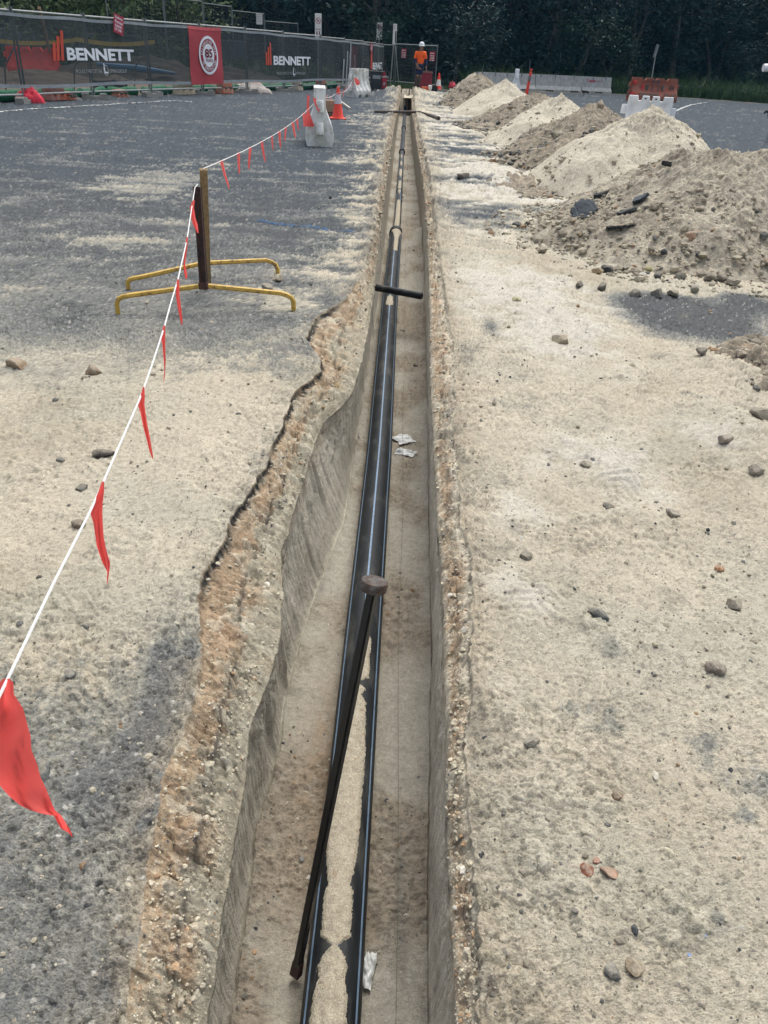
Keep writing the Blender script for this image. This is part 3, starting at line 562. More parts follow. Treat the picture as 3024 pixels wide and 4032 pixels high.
for a in [
 (1292, 1330, .026, V3(.075, .085, .09), 'charcoal black rock with pale dusty top on the right bank'),
 (1312, 1098, .020, BL, 'flat jet black rock lying on pale sand'),
 (1549, 1447, .024, V3(.17, .14, .12), 'round brown cobble with pale sand cap'),
 (1448, 1125, .022, V3(.22, .20, .165), 'round tan cobble above the flat black rock'),
 (1211, 742, .048, V3(.33, .28, .20), 'large pale clod on the white sand beside the trench'),
 (1262, 1010, .022, V3(.30, .27, .21), 'flat pale stone beside shallow sand hollow'),
 (1138, 1203, .020, V3(.18, .165, .13), 'brown clod on sand right of trench lip'),
 (1148, 1615, .016, V3(.22, .205, .17), 'grey angular stone on right bank below the pale streak'),
 (1390, 2003, .010, V3(.30, .27, .20), 'small pale lump near the broken red brick'),
 (1416, 1678, .010, V3(.62, .58, .50), 'small white stone on the gravelly right bank'),
 (1560, 970, .035, V3(.23, .20, .17), 'grey brown boulder at the foot of the sand slope'),
 (1640, 908, .045, V3(.26, .235, .19), 'pointed grey boulder at the right edge of the photo'),
 (1627, 1032, .030, V3(.25, .225, .19), 'wedge shaped grey stone on the right sand slope'),
 (1585, 1310, .026, V3(.27, .24, .19), 'pale flat clod half buried at right edge'),
 (1552, 1228, .014, OR, 'orange brown pebble on the right sand slope'),
 (1117, 655, .030, V3(.46, .43, .26), 'yellowish clod on pale sand near the black strut'),
 (1322, 2105, .018, V3(.10, .105, .105), 'dark grey rounded stone near the bottom right'),
 (1372, 2095, .016, V3(.24, .19, .13), 'brown stone beside the dark grey stone at bottom right'),
 (1330, 1725, .012, BR, 'brown pebble on the right bank centre'),
 (35, 790, .048, V3(.22, .155, .10), 'angular brown rock on left asphalt, the leftmost one'),
 (202, 806, .040, V3(.19, .14, .095), 'cube like brown rock on the left bank dust'),
 (222, 982, .032, V3(.06, .05, .048), 'flat dark asphalt chip beside the white cord'),
 (177, 1053, .022, V3(.14, .135, .12), 'rounded grey stone on the left bank dust'),
 (168, 1135, .022, V3(.17, .13, .10), 'half buried stone with shadow left of the cord'),
 (183, 1353, .012, V3(.12, .125, .12), 'small grey pebble on the left bank, near the cord'),
 (152, 1458, .013, V3(.12, .125, .12), 'grey pebble left of the dark patch'),
 (95, 1668, .020, V3(.10, .105, .10), 'dark lump of gravel below the big red flag'),
 (600, 608, .035, V3(.36, .31, .23), 'pale stone by the rear foot of the yellow stand'),
 (578, 630, .040, V3(.20, .18, .15), 'grey stone under the front yellow bar'),
 (1000, 395, .11, V3(.19, .17, .13), 'brown clod beside the small sand hump'),
 (897, 790, .014, V3(.06, .055, .05), 'dark chip on trench floor right of the pipe')]:
    rock(*a, z=(-.64 if 'trench floor' in a[4] else 0.))
# three red brick fragments and black and blue scraps
for (px, py, s_, c, l) in [(1270, 1880, .022, V3(.20, .085, .055), 'dark red brick fragment, left one of the broken brick'), (1315, 1888, .023, V3(.30, .165, .105), 'orange red brick fragment with a pale face'), (1288, 1862, .012, V3(.30, .12, .08), 'thin red brick sliver between two brick fragments')]:
    rock(px, py, s_, c, l, 'brick_fragment', 'brick', flat=.5)
for i, (px, py, c, l) in enumerate([(1522, 2022, V3(.10, .25, .62), 'tiny blue plastic scrap, upper one at bottom right'), (1487, 2068, V3(.10, .25, .62), 'tiny blue plastic scrap, left one at bottom right'), (1126, 1164, V3(.2, .38, .65), 'tiny pale blue plastic scrap on right bank sand')]):
    rock(px, py, .006, c, l, 'plastic_scrap', 'scrap', flat=.3)

# ============================================================ PIPE
pipe = empty('water_pipe', (-.06, 0, -.6), 0, 'long black plastic water pipe with pale blue stripes lying in the trench', 'pipe')
def pobj(o):      # parts are modelled in world coordinates, then hung on the pipe's empty
    o.parent = pipe; o.matrix_parent_inverse = Matrix.Translation((.06, 0, .6)); return o
PC = P([(-4, -.066), (1, -.066), (2.6, -.060), (4.2, -.05), (7.5, -.055), (10.6, -.045), (12, -.034), (21, -.038), (36, -.034)])
def pipe_geo(y0, y1, r, zc, n=96, bell=None):
    ys = np.linspace(y0, y1, max(int((y1-y0)*14), 4)); a = np.linspace(0, 2*np.pi, n, endpoint=False)
    X = PC(ys)[:, None]+r*np.sin(a)[None]; Z = zc(ys)[:, None]+r*np.cos(a)[None]; Y = np.repeat(ys[:, None], n, 1)
    v = np.stack([X, Y, Z], -1).reshape(-1, 3); i = np.arange(len(ys)-1)[:, None]*n; j = np.arange(n)[None]; j2 = (j+1) % n
    f = np.stack([i+j, i+j2, i+n+j2, i+n+j], -1).reshape(-1, 4); return v, f
zc1 = lambda y: -.575+0*y; zc2 = lambda y: -.60+.01*np.sin(y*.5)
v, f = pipe_geo(-3.3, 10.9, .0775, zc1); pobj(npmesh('wide_pipe', v, f, M['black_pe'], None, True))
v, f = pipe_geo(10.7, 35.9, .052, zc2); o = pobj(npmesh('narrow_pipe', v, f, M['black_pe'], None, True)); o['label'] = 'narrower far length of the pipe'
def stripe(y0, y1, r, zc, ang, wd):
    ys = np.linspace(y0, y1, int((y1-y0)*14)); a = ang+np.linspace(-wd/r/2, wd/r/2, 5); r2 = r+.0006
    X = PC(ys)[:, None]+r2*np.sin(a)[None]; Z = zc(ys)[:, None]+r2*np.cos(a)[None]; Y = np.repeat(ys[:, None], 5, 1)
    return np.stack([X, Y, Z], -1).reshape(-1, 3), gridfaces(len(ys), 5)
for an in (-.98, .0, .98):
    v, f = stripe(-3.3, 10.6, .0775, zc1, an+.02, .0085); pobj(npmesh('blue_stripe', v, f, M['blue_stripe'], None, True))
for an in (-.75, .55):
    v, f = stripe(11.2, 35.8, .052, zc2, an, .009); pobj(npmesh('blue_stripe', v, f, M['blue_stripe'], None, True))
def ring(y, r0, r1, ln, zc, nm='coupler'):
    b = MB(); x = float(PC(y)); z = float(zc(np.array([y]))[0])
    b.tube([(x, y-ln/2, z), (x, y-ln/2+.01, z), (x, y+ln/2-.01, z), (x, y+ln/2, z)], [r0, r1, r1, r0], 32); return pobj(b.build(nm, M['black_pe'], None, True))
ring(10.9, .080, .092, .16, zc1, 'reducer'); ring(21.1, .055, .078, .16, zc2); ring(27.9, .055, .074, .14, zc2); ring(14.6, .054, .060, .10, zc2)
b = MB(); b.tube([(-.036, 35.8, -.60), (-.036, 36.05, -.60)], .06, 20); b.tube([(-.036, 35.95, -.6), (-.036, 35.97, -.38)], .05, 16); pobj(b.build('end_cap', M['bluecap'], None, True, 'blue end fitting of the pipe'))

# sand lying on the pipe
def sand_strip(name, y0, y1, r, zc, cen, half, seed, label, thr=.0, wob=.2):
    ys = np.arange(y0, y1, .0022*max(1, y0/2.0)); n = 130; a = np.linspace(-1.25, 1.25, n)
    Y = np.repeat(ys[:, None], n, 1); A = np.repeat(a[None], len(ys), 0); s_ = A*r
    c_ = cen(ys)[:, None]; hw = half(ys)[:, None]*1.28+.004+.010*fbm(Y*9, Y*0, 4, seed)+.010*fbm(Y*60, A*22, 4, seed+3, .7)
    m_ = (hw-np.abs(s_-c_))/.012; m_ = np.clip(m_, -1, 1)
    T_ = np.minimum(m_, 1)*.0045*(1+.6*fbm(Y*30, s_*30, 4, seed+7))+.0012*fbm(Y*120, s_*120, 3, seed+9); T_ = np.where(m_ < 0, -.003, T_)
    rr = r+T_; X = PC(Y)+rr*np.sin(A); Z = zc(Y)+rr*np.cos(A)
    nn = fbm(Y*26, s_*26, 4, seed+11, .7); c = V3(.40, .355, .27)*np.ones(X.shape+(3,))*(1+.35*nn[..., None]+.12*np.clip(rng.normal(0, 1, X.shape), -2, 2)[..., None]); c = mix(c, V3(.22, .15, .10)*np.ones(X.shape+(3,)), sst(.2, .5, nn)*.6)
    f = gridfaces(len(ys), n).reshape(-1, 4); ok = (m_.reshape(-1)[f] > -.6).any(1)
    o = npmesh(name, np.stack([X, Y, Z], -1).reshape(-1, 3), f[ok], M_GROUND, None, True, c.reshape(-1, 3)); tag(o, label, 'sand', None, 'stuff')
sand_strip('pipe_sand', .90, 2.47, .0775, zc1, P([(.9, -.006), (1.2, -.004), (1.45, -.008), (1.7, -.010), (2.1, .004), (2.4, .013)]),
           P([(.90, .032), (.97, .034), (1.03, .036), (1.08, .027), (1.11, .032), (1.14, .018), (1.16, .004), (1.19, .032), (1.32, .030), (1.34, .024), (1.40, .034), (1.6, .040), (1.8, .040), (1.95, .030), (2.06, .024), (2.09, .008), (2.13, .016), (2.155, -.012), (2.19, .024), (2.42, .016), (2.47, -.012)]), 501,
           'long patch of pale sand spilt on top of the near pipe')
sand_strip('pipe_sand', 7.15, 7.55, .0775, zc1, P([(0, .0), (9, .0)]), P([(7.15, -.01), (7.25, .028), (7.5, .02), (7.55, -.01)]), 521, 'small heap of sand on the pipe next to the black strut')
sand_strip('pipe_sand', 9.5, 10.88, .0775, zc1, P([(0, .0), (12, .02)]), P([(9.5, -.01), (9.55, .018), (10.3, .02), (10.6, .04), (10.88, .075)]), 531, 'sand heaped over the joint where the pipe narrows')
sand_strip('pipe_sand', 11.3, 20.5, .052, zc2, P([(0, .0), (30, .0)]), P([(11.3, .03), (13, .026), (13.4, .022), (13.6, -.02), (14.5, .02), (15.6, .022), (15.7, -.02), (16.6, .024), (17.3, .02), (17.4, -.02), (18.4, .02), (19, -.01), (19.8, .018), (20.5, -.02)]), 541, 'broken line of sand patches on the narrow pipe')

# strut across the trench, rod across the far end, stake at the far end, string line
b = MB(); sa = g(1474, 1131, -.30); sb = g(1661, 1166, -.30); b.tube([tuple(sa), tuple(sa*.97+sb*.03), tuple(sa*.03+sb*.97), tuple(sb)], [.028, .031, .031, .028], 24)
tag(b.build('black_strut', M['black_pe'], None, True), 'short black plastic pipe wedged across the trench as a strut', 'pipe strut')
p0 = g(1510, 449); p1 = g(1648, 450); p2 = g(1690, 470)
b = MB(); b.tube([(p0[0]-.25, p0[1], .05), (p1[0], p1[1], .06), (p1[0]+.22, p1[1]-.35, .04), (p2[0]+.25, p2[1]-.2, .05)], [.035, .035, .035, .05], 10)
tag(b.build('steel_bar', M['rust'], None, True), 'rusty steel bar with bent end laid across the far trench', 'bar')
b = MB(); b.tube([(.10, 36.1, -.64), (.11, 36.1, -.1), (.10, 36.15, .22)], .022, 8); tag(b.build('marker_rod', M['rust_brown'], None, True), 'thin dark rod standing upright at the far end of the trench', 'rod')
pts = [(.098+.006*math.sin(i*.9), .7+i*.35, -.612+.004*math.sin(i*2.1)) for i in range(60)]
b = MB(); b.tube(pts, .0009, 5); tag(b.build('string_line', mat('olive_string', (.12, .11, .06), .9), None), 'thin olive builder string stretched along the trench floor', 'string')

# ============================================================ TAMPER BAR
foot = g(1172, 3800, -.60); head = at(1474, 2296, 1.40)
foot = Vector(foot); head = Vector(head); ax = (head-foot).normalized(); Lb = (head-foot).length
t_ = empty('tamping_bar', foot, 0, 'black steel tamping bar with thick rusty round head standing beside the pipe', 'tamping bar')
t_.rotation_euler = ax.to_track_quat('Z', 'Y').to_euler(); 
b = MB(); b.sqtube([(0, 0, 0), (0, 0, .02), (0, 0, Lb-.012)], .0225); bm = b.bm
bmesh.ops.bevel(bm, geom=[e for e in bm.edges if abs((e.verts[0].co-e.verts[1].co).z) > .1], offset=.004, segments=2, affect='EDGES')
b.build('shaft', M['steel_dark'], t_)
b = MB(); b.box((0, 0, -.012), (.030, .024, .05), None, .003, .9); b.build('foot_tip', M['rust_brown'], t_)
b = MB(); r0 = .0305; b.lathe([(r0*.6, Lb-.0185), (r0*.93, Lb-.018), (r0, Lb-.015), (r0*1.02, Lb-.003), (r0, Lb+.004), (r0*.965, Lb+.0062), (r0*.5, Lb+.0068), (r0*.1, Lb+.0066)], 48)
b.build('round_head', M['rust'], t_, True)

# ============================================================ RAGS
def rag(name, px, py, sx, sy, rz, seed, label):
    p = gd(px, py, -.63); n = 26; u, v = np.meshgrid(np.linspace(-1, 1, n), np.linspace(-1, 1, n))
    X = u*sx*(1+.35*fbm(v*1.3, v*0+seed, 3, seed)); Y = v*sy*(1+.4*fbm(u*1.4, u*0+seed, 3, seed+1)); Z = .016*(.35+np.abs(fbm(u*1.1+v*.6, v*1.2, 2, seed+2))*2.0+.25*ridge(u*1.5, v*1.1, 2, seed+4))
    Z = Z*np.clip(1.3-(np.abs(u)**3+np.abs(v)**3), .15, 1)
    o = npmesh(name, np.stack([X, Y, Z], -1).reshape(-1, 3), gridfaces(n, n), M['plastic_bag'], None, True); o.location = (p[0], p[1], -.645); o.rotation_euler = (0, 0, rz)
    tag(o, label, 'rag')
rag('plastic_rag', 796, 2090, .016, .05, -.15, 3, 'crumpled white plastic rag beside the near pipe')
rag('plastic_rag', 872, 945, .060, .060, .5, 5, 'far torn white plastic rag right of the pipe')
rag('plastic_rag', 876, 974, .062, .040, -.3, 8, 'near torn white plastic rag right of the pipe')

# ============================================================ SPOIL HEAPS
def rel_(r): return np.clip(r, 0, 1)[..., None] if hasattr(r, 'shape') else min(r, 1)
def heap(name, cx, cy, h, rx, ry, ang, kind, label, peaks=(), n=260, seed=0, rub=500, rs=(.02, .07), pk=1.25, sink=.03, span=1.15):
    ca, sa = math.cos(ang), math.sin(ang)
    u, v = np.meshgrid(np.linspace(-span, span, n), np.linspace(-span, span, n))
    X = u*rx*ca-v*ry*sa; Y = u*rx*sa+v*ry*ca
    def H(X, Y):
        U = (X*ca+Y*sa)/rx; Vv = (-X*sa+Y*ca)/ry
        wu = U+.16*fbm(X*.9+seed, Y*.9, 3, seed); wv = Vv+.16*fbm(X*.9, Y*.9+seed, 3, seed+3)
        r = np.hypot(wu, wv); base = np.clip(1-r, 0, 1); z = h*(1-np.clip(r*1.06, 0, 1)**pk)*1.0; z = np.where(base <= 0, 0, z)
        for (ax_, ay_, ah, ar) in peaks:
            rr = np.hypot(X-ax_, Y-ay_)/ar*(1+.25*fbm(X*2, Y*2, 3, seed+8)); z = np.maximum(z, ah*np.clip(1-rr, 0, 1)**.95)
        return z
    z = H(X, Y); on = np.clip(z/(.25*h), 0, 1)
    # slip streaks run down the slope
    th = np.arctan2(Y, X); rad = np.hypot(X, Y)
    st = fbm(th*9+seed, rad*1.2, 4, seed+11, .6); n2 = fbm(X*4, Y*4, 4, seed+13, .6); n3 = fbm(X*13, Y*13, 4, seed+17, .65); rg = ridge(X*7, Y*7, 3, seed+19)
    n4 = fbm(X*38, Y*38, 3, seed+23, .7); q1, w1 = chunk(X, Y, 7, seed+41); q2, w2 = chunk(X, Y, 17, seed+43); q3_, w3 = chunk(X, Y, 38, seed+45); gn = np.clip(np.random.default_rng(seed).normal(0, 1, X.shape), -2, 2)
    peakk = sst(.55, .95, z/h)
    if kind == 'pale':
        dz = .020*st+.03*n2*peakk+.012*n2+.010*n3*(.35+1.6*peakk)+.05*rg*peakk*.6; base = V3(.52, .47, .37); alt = V3(.37, .325, .25); rel = (.25+1.1*peakk)
        k = sst(.05, .42, n3*.7+n2*.5+.28*(peakk-.35)+.25*st)*.85
    elif kind == 'mixed':
        dz = .025*st+.05*n2+.022*n3+.03*rg*(.3+peakk); base = V3(.41, .365, .285); alt = V3(.25, .215, .165); rel = .9
        k = sst(-.15, .4, n3*.6+n2*.8+.5*fbm(X*.8, Y*.8, 2, seed+29))*.85
    else:
        dz = .05*n2+.035*n3+.04*rg+.01*st; base = V3(.32, .275, .21); alt = V3(.20, .17, .128); rel = 1.1
        k = sst(-.2, .4, n3*.7+n2*.7)*.85
    dz = dz+rel*(.030*q1*sst(-.2, .3, n2)+.020*q2*sst(-.35, .25, fbm(X*2.2, Y*2.2, 3, seed+51))+.011*q3_)+.085*fbm(X*1.7, Y*1.7, 4, seed+53)
    z2 = z+dz*on+.006*n4*on; z2 = np.where(z <= .002, -sink, z2-sink*(1-on))
    c = mix(base*np.ones(X.shape+(3,)), alt, k)*(1+.16*n4[..., None]+.12*n3[..., None]+rel_(rel)*(.28*(w2[..., None]-.5)+.26*(w3[..., None]-.5))+.07*gn[..., None])
    r_ = empty(name, (cx, cy, 0), 0, label, 'spoil heap', 'spoil heaps along the trench')
    npmesh('heap_body', np.stack([X, Y, z2], -1).reshape(-1, 3), gridfaces(n, n), M_GROUND, r_, True, c.reshape(-1, 3))
    if rub:
        U = rng.normal(0, .62, (rub, 2)); rr = np.hypot(U[:, 0], U[:, 1]); U = U/np.maximum(rr, 1e-6)[:, None]*(np.clip(rr, 0, 1.4)**.6)[:, None]*.92
        px = U[:, 0]*rx*ca-U[:, 1]*ry*sa; py = U[:, 0]*rx*sa+U[:, 1]*ry*ca; pz = H(px, py)
        s_ = rng.lognormal(math.log(rs[0]), .55, rub); s_ = np.clip(s_, .006, rs[1])
        wts = dict(pale=[6, 3, .1, 4, .3, .05, .1, .1], mixed=[6, 5, .8, 5, .8, .25, .3, .5], dark=[3, 6, 3, 1, .6, .6, .05, 2])[kind]
        o = stones('rubble', np.stack([px, py, pz+s_*.12], -1), s_, pick(rub, wts), r_); o['kind'] = 'stuff'
    return r_, H
h1, H1 = heap('spoil_heap', 3.12, 8.45, .86, 1.95, 1.95, 0, 'mixed', 'nearest and largest spoil heap of mixed sand rubble and asphalt slabs', [(-.18, .55, .80, 1.25), (.45, -.1, .86, 1.3), (1.2, .1, .75, 1.2)], 620, 3, 5200, (.014, .06), 1.12)
heap('spoil_heap', 3.42, 12.15, 1.04, 1.85, 1.95, .5, 'pale', 'tall pale sand heap in front of the white castellated barrier', [(0, 0, 1.06, 1.3)], 420, 14, 1300, (.011, .045), 1.15)
heap('spoil_heap', 3.32, 15.2, .90, 1.7, 2.4, -.35, 'dark', 'dark stony heap right behind the tall pale sand heap', [(.1, .1, .93, 1.2)], 300, 25, 1800, (.028, .11), 1.15)
heap('spoil_heap', 3.22, 18.3, .89, 1.65, 1.9, .3, 'pale', 'pale heap between two dark stony heaps, fourth from the camera', [(0, 0, .93, 1.1)], 260, 36, 500, (.018, .06), 1.1)
heap('spoil_heap', 3.35, 22.2, .78, 1.9, 1.9, -.2, 'dark', 'dark clod covered heap before the red and silver bollard', [(-.1, 0, .80, 1.2)], 240, 47, 900, (.03, .10), 1.15)
heap('spoil_heap', 3.0, 27.0, .95, 1.75, 2.0, .1, 'pale', 'smooth cone of clean pale sand, whitest heap', [(0, 0, .97, 1.3)], 220, 58, 120, (.02, .07), 1.02)
heap('spoil_heap', 2.52, 30.6, 1.0, 1.5, 1.8, 0, 'dark', 'brown stony heap just left of the whitest sand cone', [(0, 0, 1.0, 1.0)], 200, 69, 700, (.03, .09), 1.05)
heap('spoil_heap', 2.55, 33.8, .95, 1.3, 1.7, 0, 'mixed', 'farthest large heap, greyish, nearest the orange and white cone', [(0, 0, .97, 1.0)], 180, 80, 300, (.03, .08), 1.05)
heap('spoil_heap', .75, 35.9, .17, .75, 1.1, 0, 'pale', 'low sandy mound beside the far end of the trench', [], 140, 91, 150, (.02, .06), 1.3)
heap('spoil_heap', 2.15, 21.9, .12, .8, 1.5, 0, 'dark', 'low strip of dark stony spill at the foot of the dark clod heap', [], 100, 95, 450, (.03, .09), 1.3)
heap('spoil_heap', 1.65, 12.0, .06, .9, 1.4, .2, 'dark', 'flat apron of stones and clods between the small sand hump and dark heap', [], 120, 97, 700, (.02, .10), 1.3)
heap('spoil_heap', 2.50, 4.42, .13, .62, .75, .2, 'dark', 'low heap of rubble with asphalt lumps at the right edge', [], 200, 99, 260, (.016, .05), 1.2)
heap('spoil_heap', 2.62, 3.15, .22, .95, .85, .3, 'pale', 'low pale sand slope at the right edge of the photo', [], 260, 105, 160, (.006, .02), 1.4)

# bigger stones at the foot of the nearest heap
FOOT = [(1190, 482, .05, V3(.20, .13, .09), 'reddish brown stone at the left toe of the nearest heap'), (1222, 484, .05, V3(.07, .07, .068), 'dark stone right of the reddish brown stone'), (1172, 512, .05, V3(.26, .22, .165), 'pale brown stone at the far left toe of nearest heap'),
 (1207, 520, .055, V3(.28, .245, .18), 'pale rounded stone below the reddish brown stone'), (1238, 505, .06, V3(.22, .195, .15), 'brown grey stone in the toe rubble, left part'), (1172, 546, .045, V3(.24, .21, .16), 'flat pale stone set apart left of the toe rubble'),
 (1290, 592, .055, V3(.32, .245, .145), 'ochre stone at the toe, left of a black lump'), (1310, 588, .042, V3(.05, .052, .055), 'black lump next to the ochre stone'), (1350, 585, .05, V3(.26, .24, .19), 'pale stone at the toe centre'),
 (1400, 588, .050, V3(.36, .32, .14), 'pale yellow stone in the toe rubble'), (1420, 600, .05, V3(.09, .09, .085), 'dark chunk right of the pale yellow stone'), (1470, 602, .055, V3(.14, .13, .11), 'grey chunk at the toe of the nearest heap'),
 (1530, 608, .062, V3(.19, .17, .14), 'large grey rounded stone, left of a pair'), (1555, 606, .062, V3(.185, .155, .13), 'large brown rounded stone, right of a pair'), (1585, 615, .045, V3(.28, .25, .20), 'pale stone near the bottom right toe'),
 (1500, 632, .05, V3(.25, .235, .19), 'pale wedge stone on the asphalt edge'), (1455, 640, .06, V3(.24, .21, .165), 'big pale block in front of the nearest heap'), (1420, 642, .045, V3(.17, .16, .14), 'grey stone left of the big pale block'),
 (1300, 628, .035, V3(.10, .092, .08), 'dark round stone in front of the toe rubble'), (1250, 622, .03, V3(.16, .15, .13), 'small dark stone on the pale sand left of the toe'), (1370, 640, .035, V3(.19, .18, .15), 'small grey stone in front of the toe rubble')]
for a in FOOT: rock(*a, flat=.72, gr='stones at the foot of the nearest heap', zoff=.42)
EDGE = [(1620, 752, .050, V3(.06, .065, .068), 'flat dark asphalt lump in the rubble at the right edge'), (1640, 790, .045, V3(.27, .19, .13), 'pinkish brown stone in the right edge rubble'), (1608, 768, .04, V3(.24, .15, .09), 'orange brown stone left in the right edge rubble'),
 (1636, 765, .05, V3(.09, .095, .10), 'grey slab of asphalt in the right edge rubble'), (1592, 790, .035, V3(.23, .19, .15), 'pale brown stone in front of the right edge rubble'), (1652, 808, .05, V3(.30, .25, .19), 'large pale stone at the very right edge'), (1512, 775, .03, V3(.15, .135, .115), 'dark stone on asphalt left of the right edge rubble')]
for a in EDGE: rock(*a, flat=.65, zoff=.6)

def slab(px, py, Yd, sx, sy, th, rz, tilt, col, label, dusty=True):
    p = at(px*KD, py*KD, Yd); n = 22; rs = np.random.default_rng(int(px+py)); bm = bmesh.new()
    vs = [bm.verts.new((sx*math.cos(a_)*(rs.uniform(.75, 1.08)), sy*math.sin(a_)*(rs.uniform(.75, 1.08)), 0)) for a_ in np.linspace(0, 6.283, n, endpoint=False)]
    f = bm.faces.new(vs); r = bmesh.ops.extrude_face_region(bm, geom=[f]); top = [v for v in r['geom'] if isinstance(v, bmesh.types.BMVert)]
    for v in top: v.co.z += th; v.co.x *= .97; v.co.y *= .97
    bmesh.ops.triangulate(bm, faces=bm.faces[:]); bmesh.ops.subdivide_edges(bm, edges=bm.edges[:], cuts=2, use_grid_fill=True); bmesh.ops.recalc_face_normals(bm, faces=bm.faces[:])
    V = np.array([v.co[:] for v in bm.verts]); nn = fbm(V[:, 0]*40, V[:, 1]*40, 3, int(px)); V[:, 2] += .008*nn+.02*fbm(V[:, 0]*6, V[:, 1]*6, 2, 3)
    V[:, :2] *= (1+.03*rs.normal(size=(len(V), 1)))
    bmesh.ops.triangulate(bm, faces=bm.faces[:]); F = np.array([[v.index for v in f.verts] for f in bm.faces]); bm.free()
    dk = V3(.03, .032, .035); C_ = np.where((V[:, 2] > th*.6)[:, None], np.array(col)*(1+.25*nn[:, None]), dk)
    o = npmesh('asphalt_slab', V, F, M_STONE, None, False, C_); o.location = tuple(p); o.rotation_euler = (tilt[0], tilt[1], rz)
    tag(o, label, 'asphalt slab', 'broken asphalt slabs')
DU = V3(.30, .26, .195); GA = V3(.085, .095, .105)
slab(1505, 472, 7.62, .17, .11, .035, .2, (-.32, .05), DU, 'dust covered asphalt slab with black edge on the nearest heap')
slab(1345, 492, 7.55, .15, .08, .03, .1, (-.25, -.1), DU, 'long thin dusty slab lying low on the nearest heap')
slab(1262, 455, 8.12, .15, .12, .03, .4, (.5, -.5), GA, 'clean grey slab of asphalt leaning at the left side of the nearest heap')
slab(1385, 432, 8.00, .085, .08, .03, .4, (-.35, -.4), GA, 'small blue grey slab halfway up the nearest heap')
slab(1300, 425, 8.5, .10, .06, .04, .3, (-.2, -.2), V3(.05, .05, .05), 'black slab fragment on the left shoulder of the nearest heap')
slab(1350, 462, 7.85, .12, .07, .03, .1, (-.2, -.25), V3(.08, .082, .08), 'dark slab above the long thin dusty slab')
slab(1440, 357, 8.35, .07, .03, .03, .5, (-.4, .3), V3(.03, .03, .03), 'small black slab chip high on the nearest heap')
slab(800, 437, 11.75, .17, .10, .03, .2, (0, .06), V3(.06, .062, .065), 'dark asphalt slab lifting at the left lip of the trench')
rock(1495, 512, .12, V3(.31, .20, .13), 'big orange pink boulder in the face of the nearest heap', xyz=at(1495*KD, 512*KD, 7.25), flat=.75, zoff=0, sub=ICO3)
rock(1440, 235, .085, V3(.30, .25, .19), 'upright pointed stone on top of the dark stony heap', xyz=at(1297*KD, 228*KD, 15.0), flat=1.5, zoff=0)
rock(1040, 207, .08, V3(.22, .17, .12), 'brown boulder on the side of the dark clod covered heap', xyz=at(1104*KD, 233*KD, 20.9), flat=.7, zoff=0)

# ============================================================ LETTERING
def text_mesh(txt, bold=.0, spacing=1.):
    cu = bpy.data.curves.new('t', 'FONT'); cu.body = txt; cu.size = 1; cu.offset = bold; cu.space_character = spacing; cu.resolution_u = 4; cu.fill_mode = 'FRONT'
    ob = bpy.data.objects.new('t', cu); C.objects.link(ob); dg = bpy.context.evaluated_depsgraph_get(); dg.update()
    me = bpy.data.meshes.new_from_object(ob.evaluated_get(dg)); V = np.array([v.co[:] for v in me.vertices]); F = [list(p.vertices) for p in me.polygons]
    bpy.data.objects.remove(ob); bpy.data.curves.remove(cu); bpy.data.meshes.remove(me); return V, F
class Flat:                               # collects flat shapes in a sheet's own (s, z) plane
    def __init__(s): s.V = []; s.F = []
    def add(s, V, F):
        o = len(s.V); s.V += [tuple(v[:2]) for v in V]; s.F += [[i+o for i in f] for f in F]; return s
    def text(s, txt, s0, s1, z0, z1, bold=.0, spacing=1.):
        V, F = text_mesh(txt, bold, spacing); a = V.min(0); b = V.max(0)
        X = s0+(V[:, 0]-a[0])/(b[0]-a[0])*(s1-s0); Z = z0+(V[:, 1]-a[1])/(b[1]-a[1])*(z1-z0); return s.add(np.stack([X, Z], 1), F)
    def quad(s, pts): return s.add(np.array(pts), [[0, 1, 2, 3]])
    def ringf(s, c, r0, r1, n=48, e=1.):
        a = np.linspace(0, 6.28318, n, endpoint=False); o = np.stack([c[0]+r1*np.cos(a), c[1]+r1*e*np.sin(a)], 1); i_ = np.stack([c[0]+r0*np.cos(a), c[1]+r0*e*np.sin(a)], 1)
        return s.add(np.concatenate([o, i_]), [[k, (k+1) % n, n+(k+1) % n, n+k] for k in range(n)])
    def disc(s, c, r, n=48, e=1.):
        a = np.linspace(0, 6.28318, n, endpoint=False); return s.add(np.stack([c[0]+r*np.cos(a), c[1]+r*e*np.sin(a)], 1), [list(range(n))])
    def arc_text(s, txt, c, r, hgt, a0, a1, inward=False, wid=.75, bold=.02):
        n = len(txt)
        for i, ch in enumerate(txt):
            if ch == ' ': continue
            V, F = text_mesh(ch, bold); lo = V.min(0); hi = V.max(0); X = (V[:, 0]-(lo[0]+hi[0])/2)*hgt*1.25*wid; Z = (V[:, 1]-.35)*hgt*1.4
            a = a0+(a1-a0)*(i+.5)/n
            if not inward: dx = X*math.sin(a)+Z*math.cos(a); dz = -X*math.cos(a)+Z*math.sin(a)
            else: dx = -X*math.sin(a)-Z*math.cos(a); dz = X*math.cos(a)-Z*math.sin(a)
            s.add(np.stack([c[0]+r*math.cos(a)+dx, c[1]+r*math.sin(a)+dz], 1), F)
        return s
    def build(s, name, mt, fmap, parent=None, label=None):
        me = bpy.data.meshes.new(name); me.from_pydata([tuple(fmap(a, b)) for a, b in s.V], [], s.F); me.update(); o = link(name, me, mt, parent)
        if label: o['label'] = label
        return o

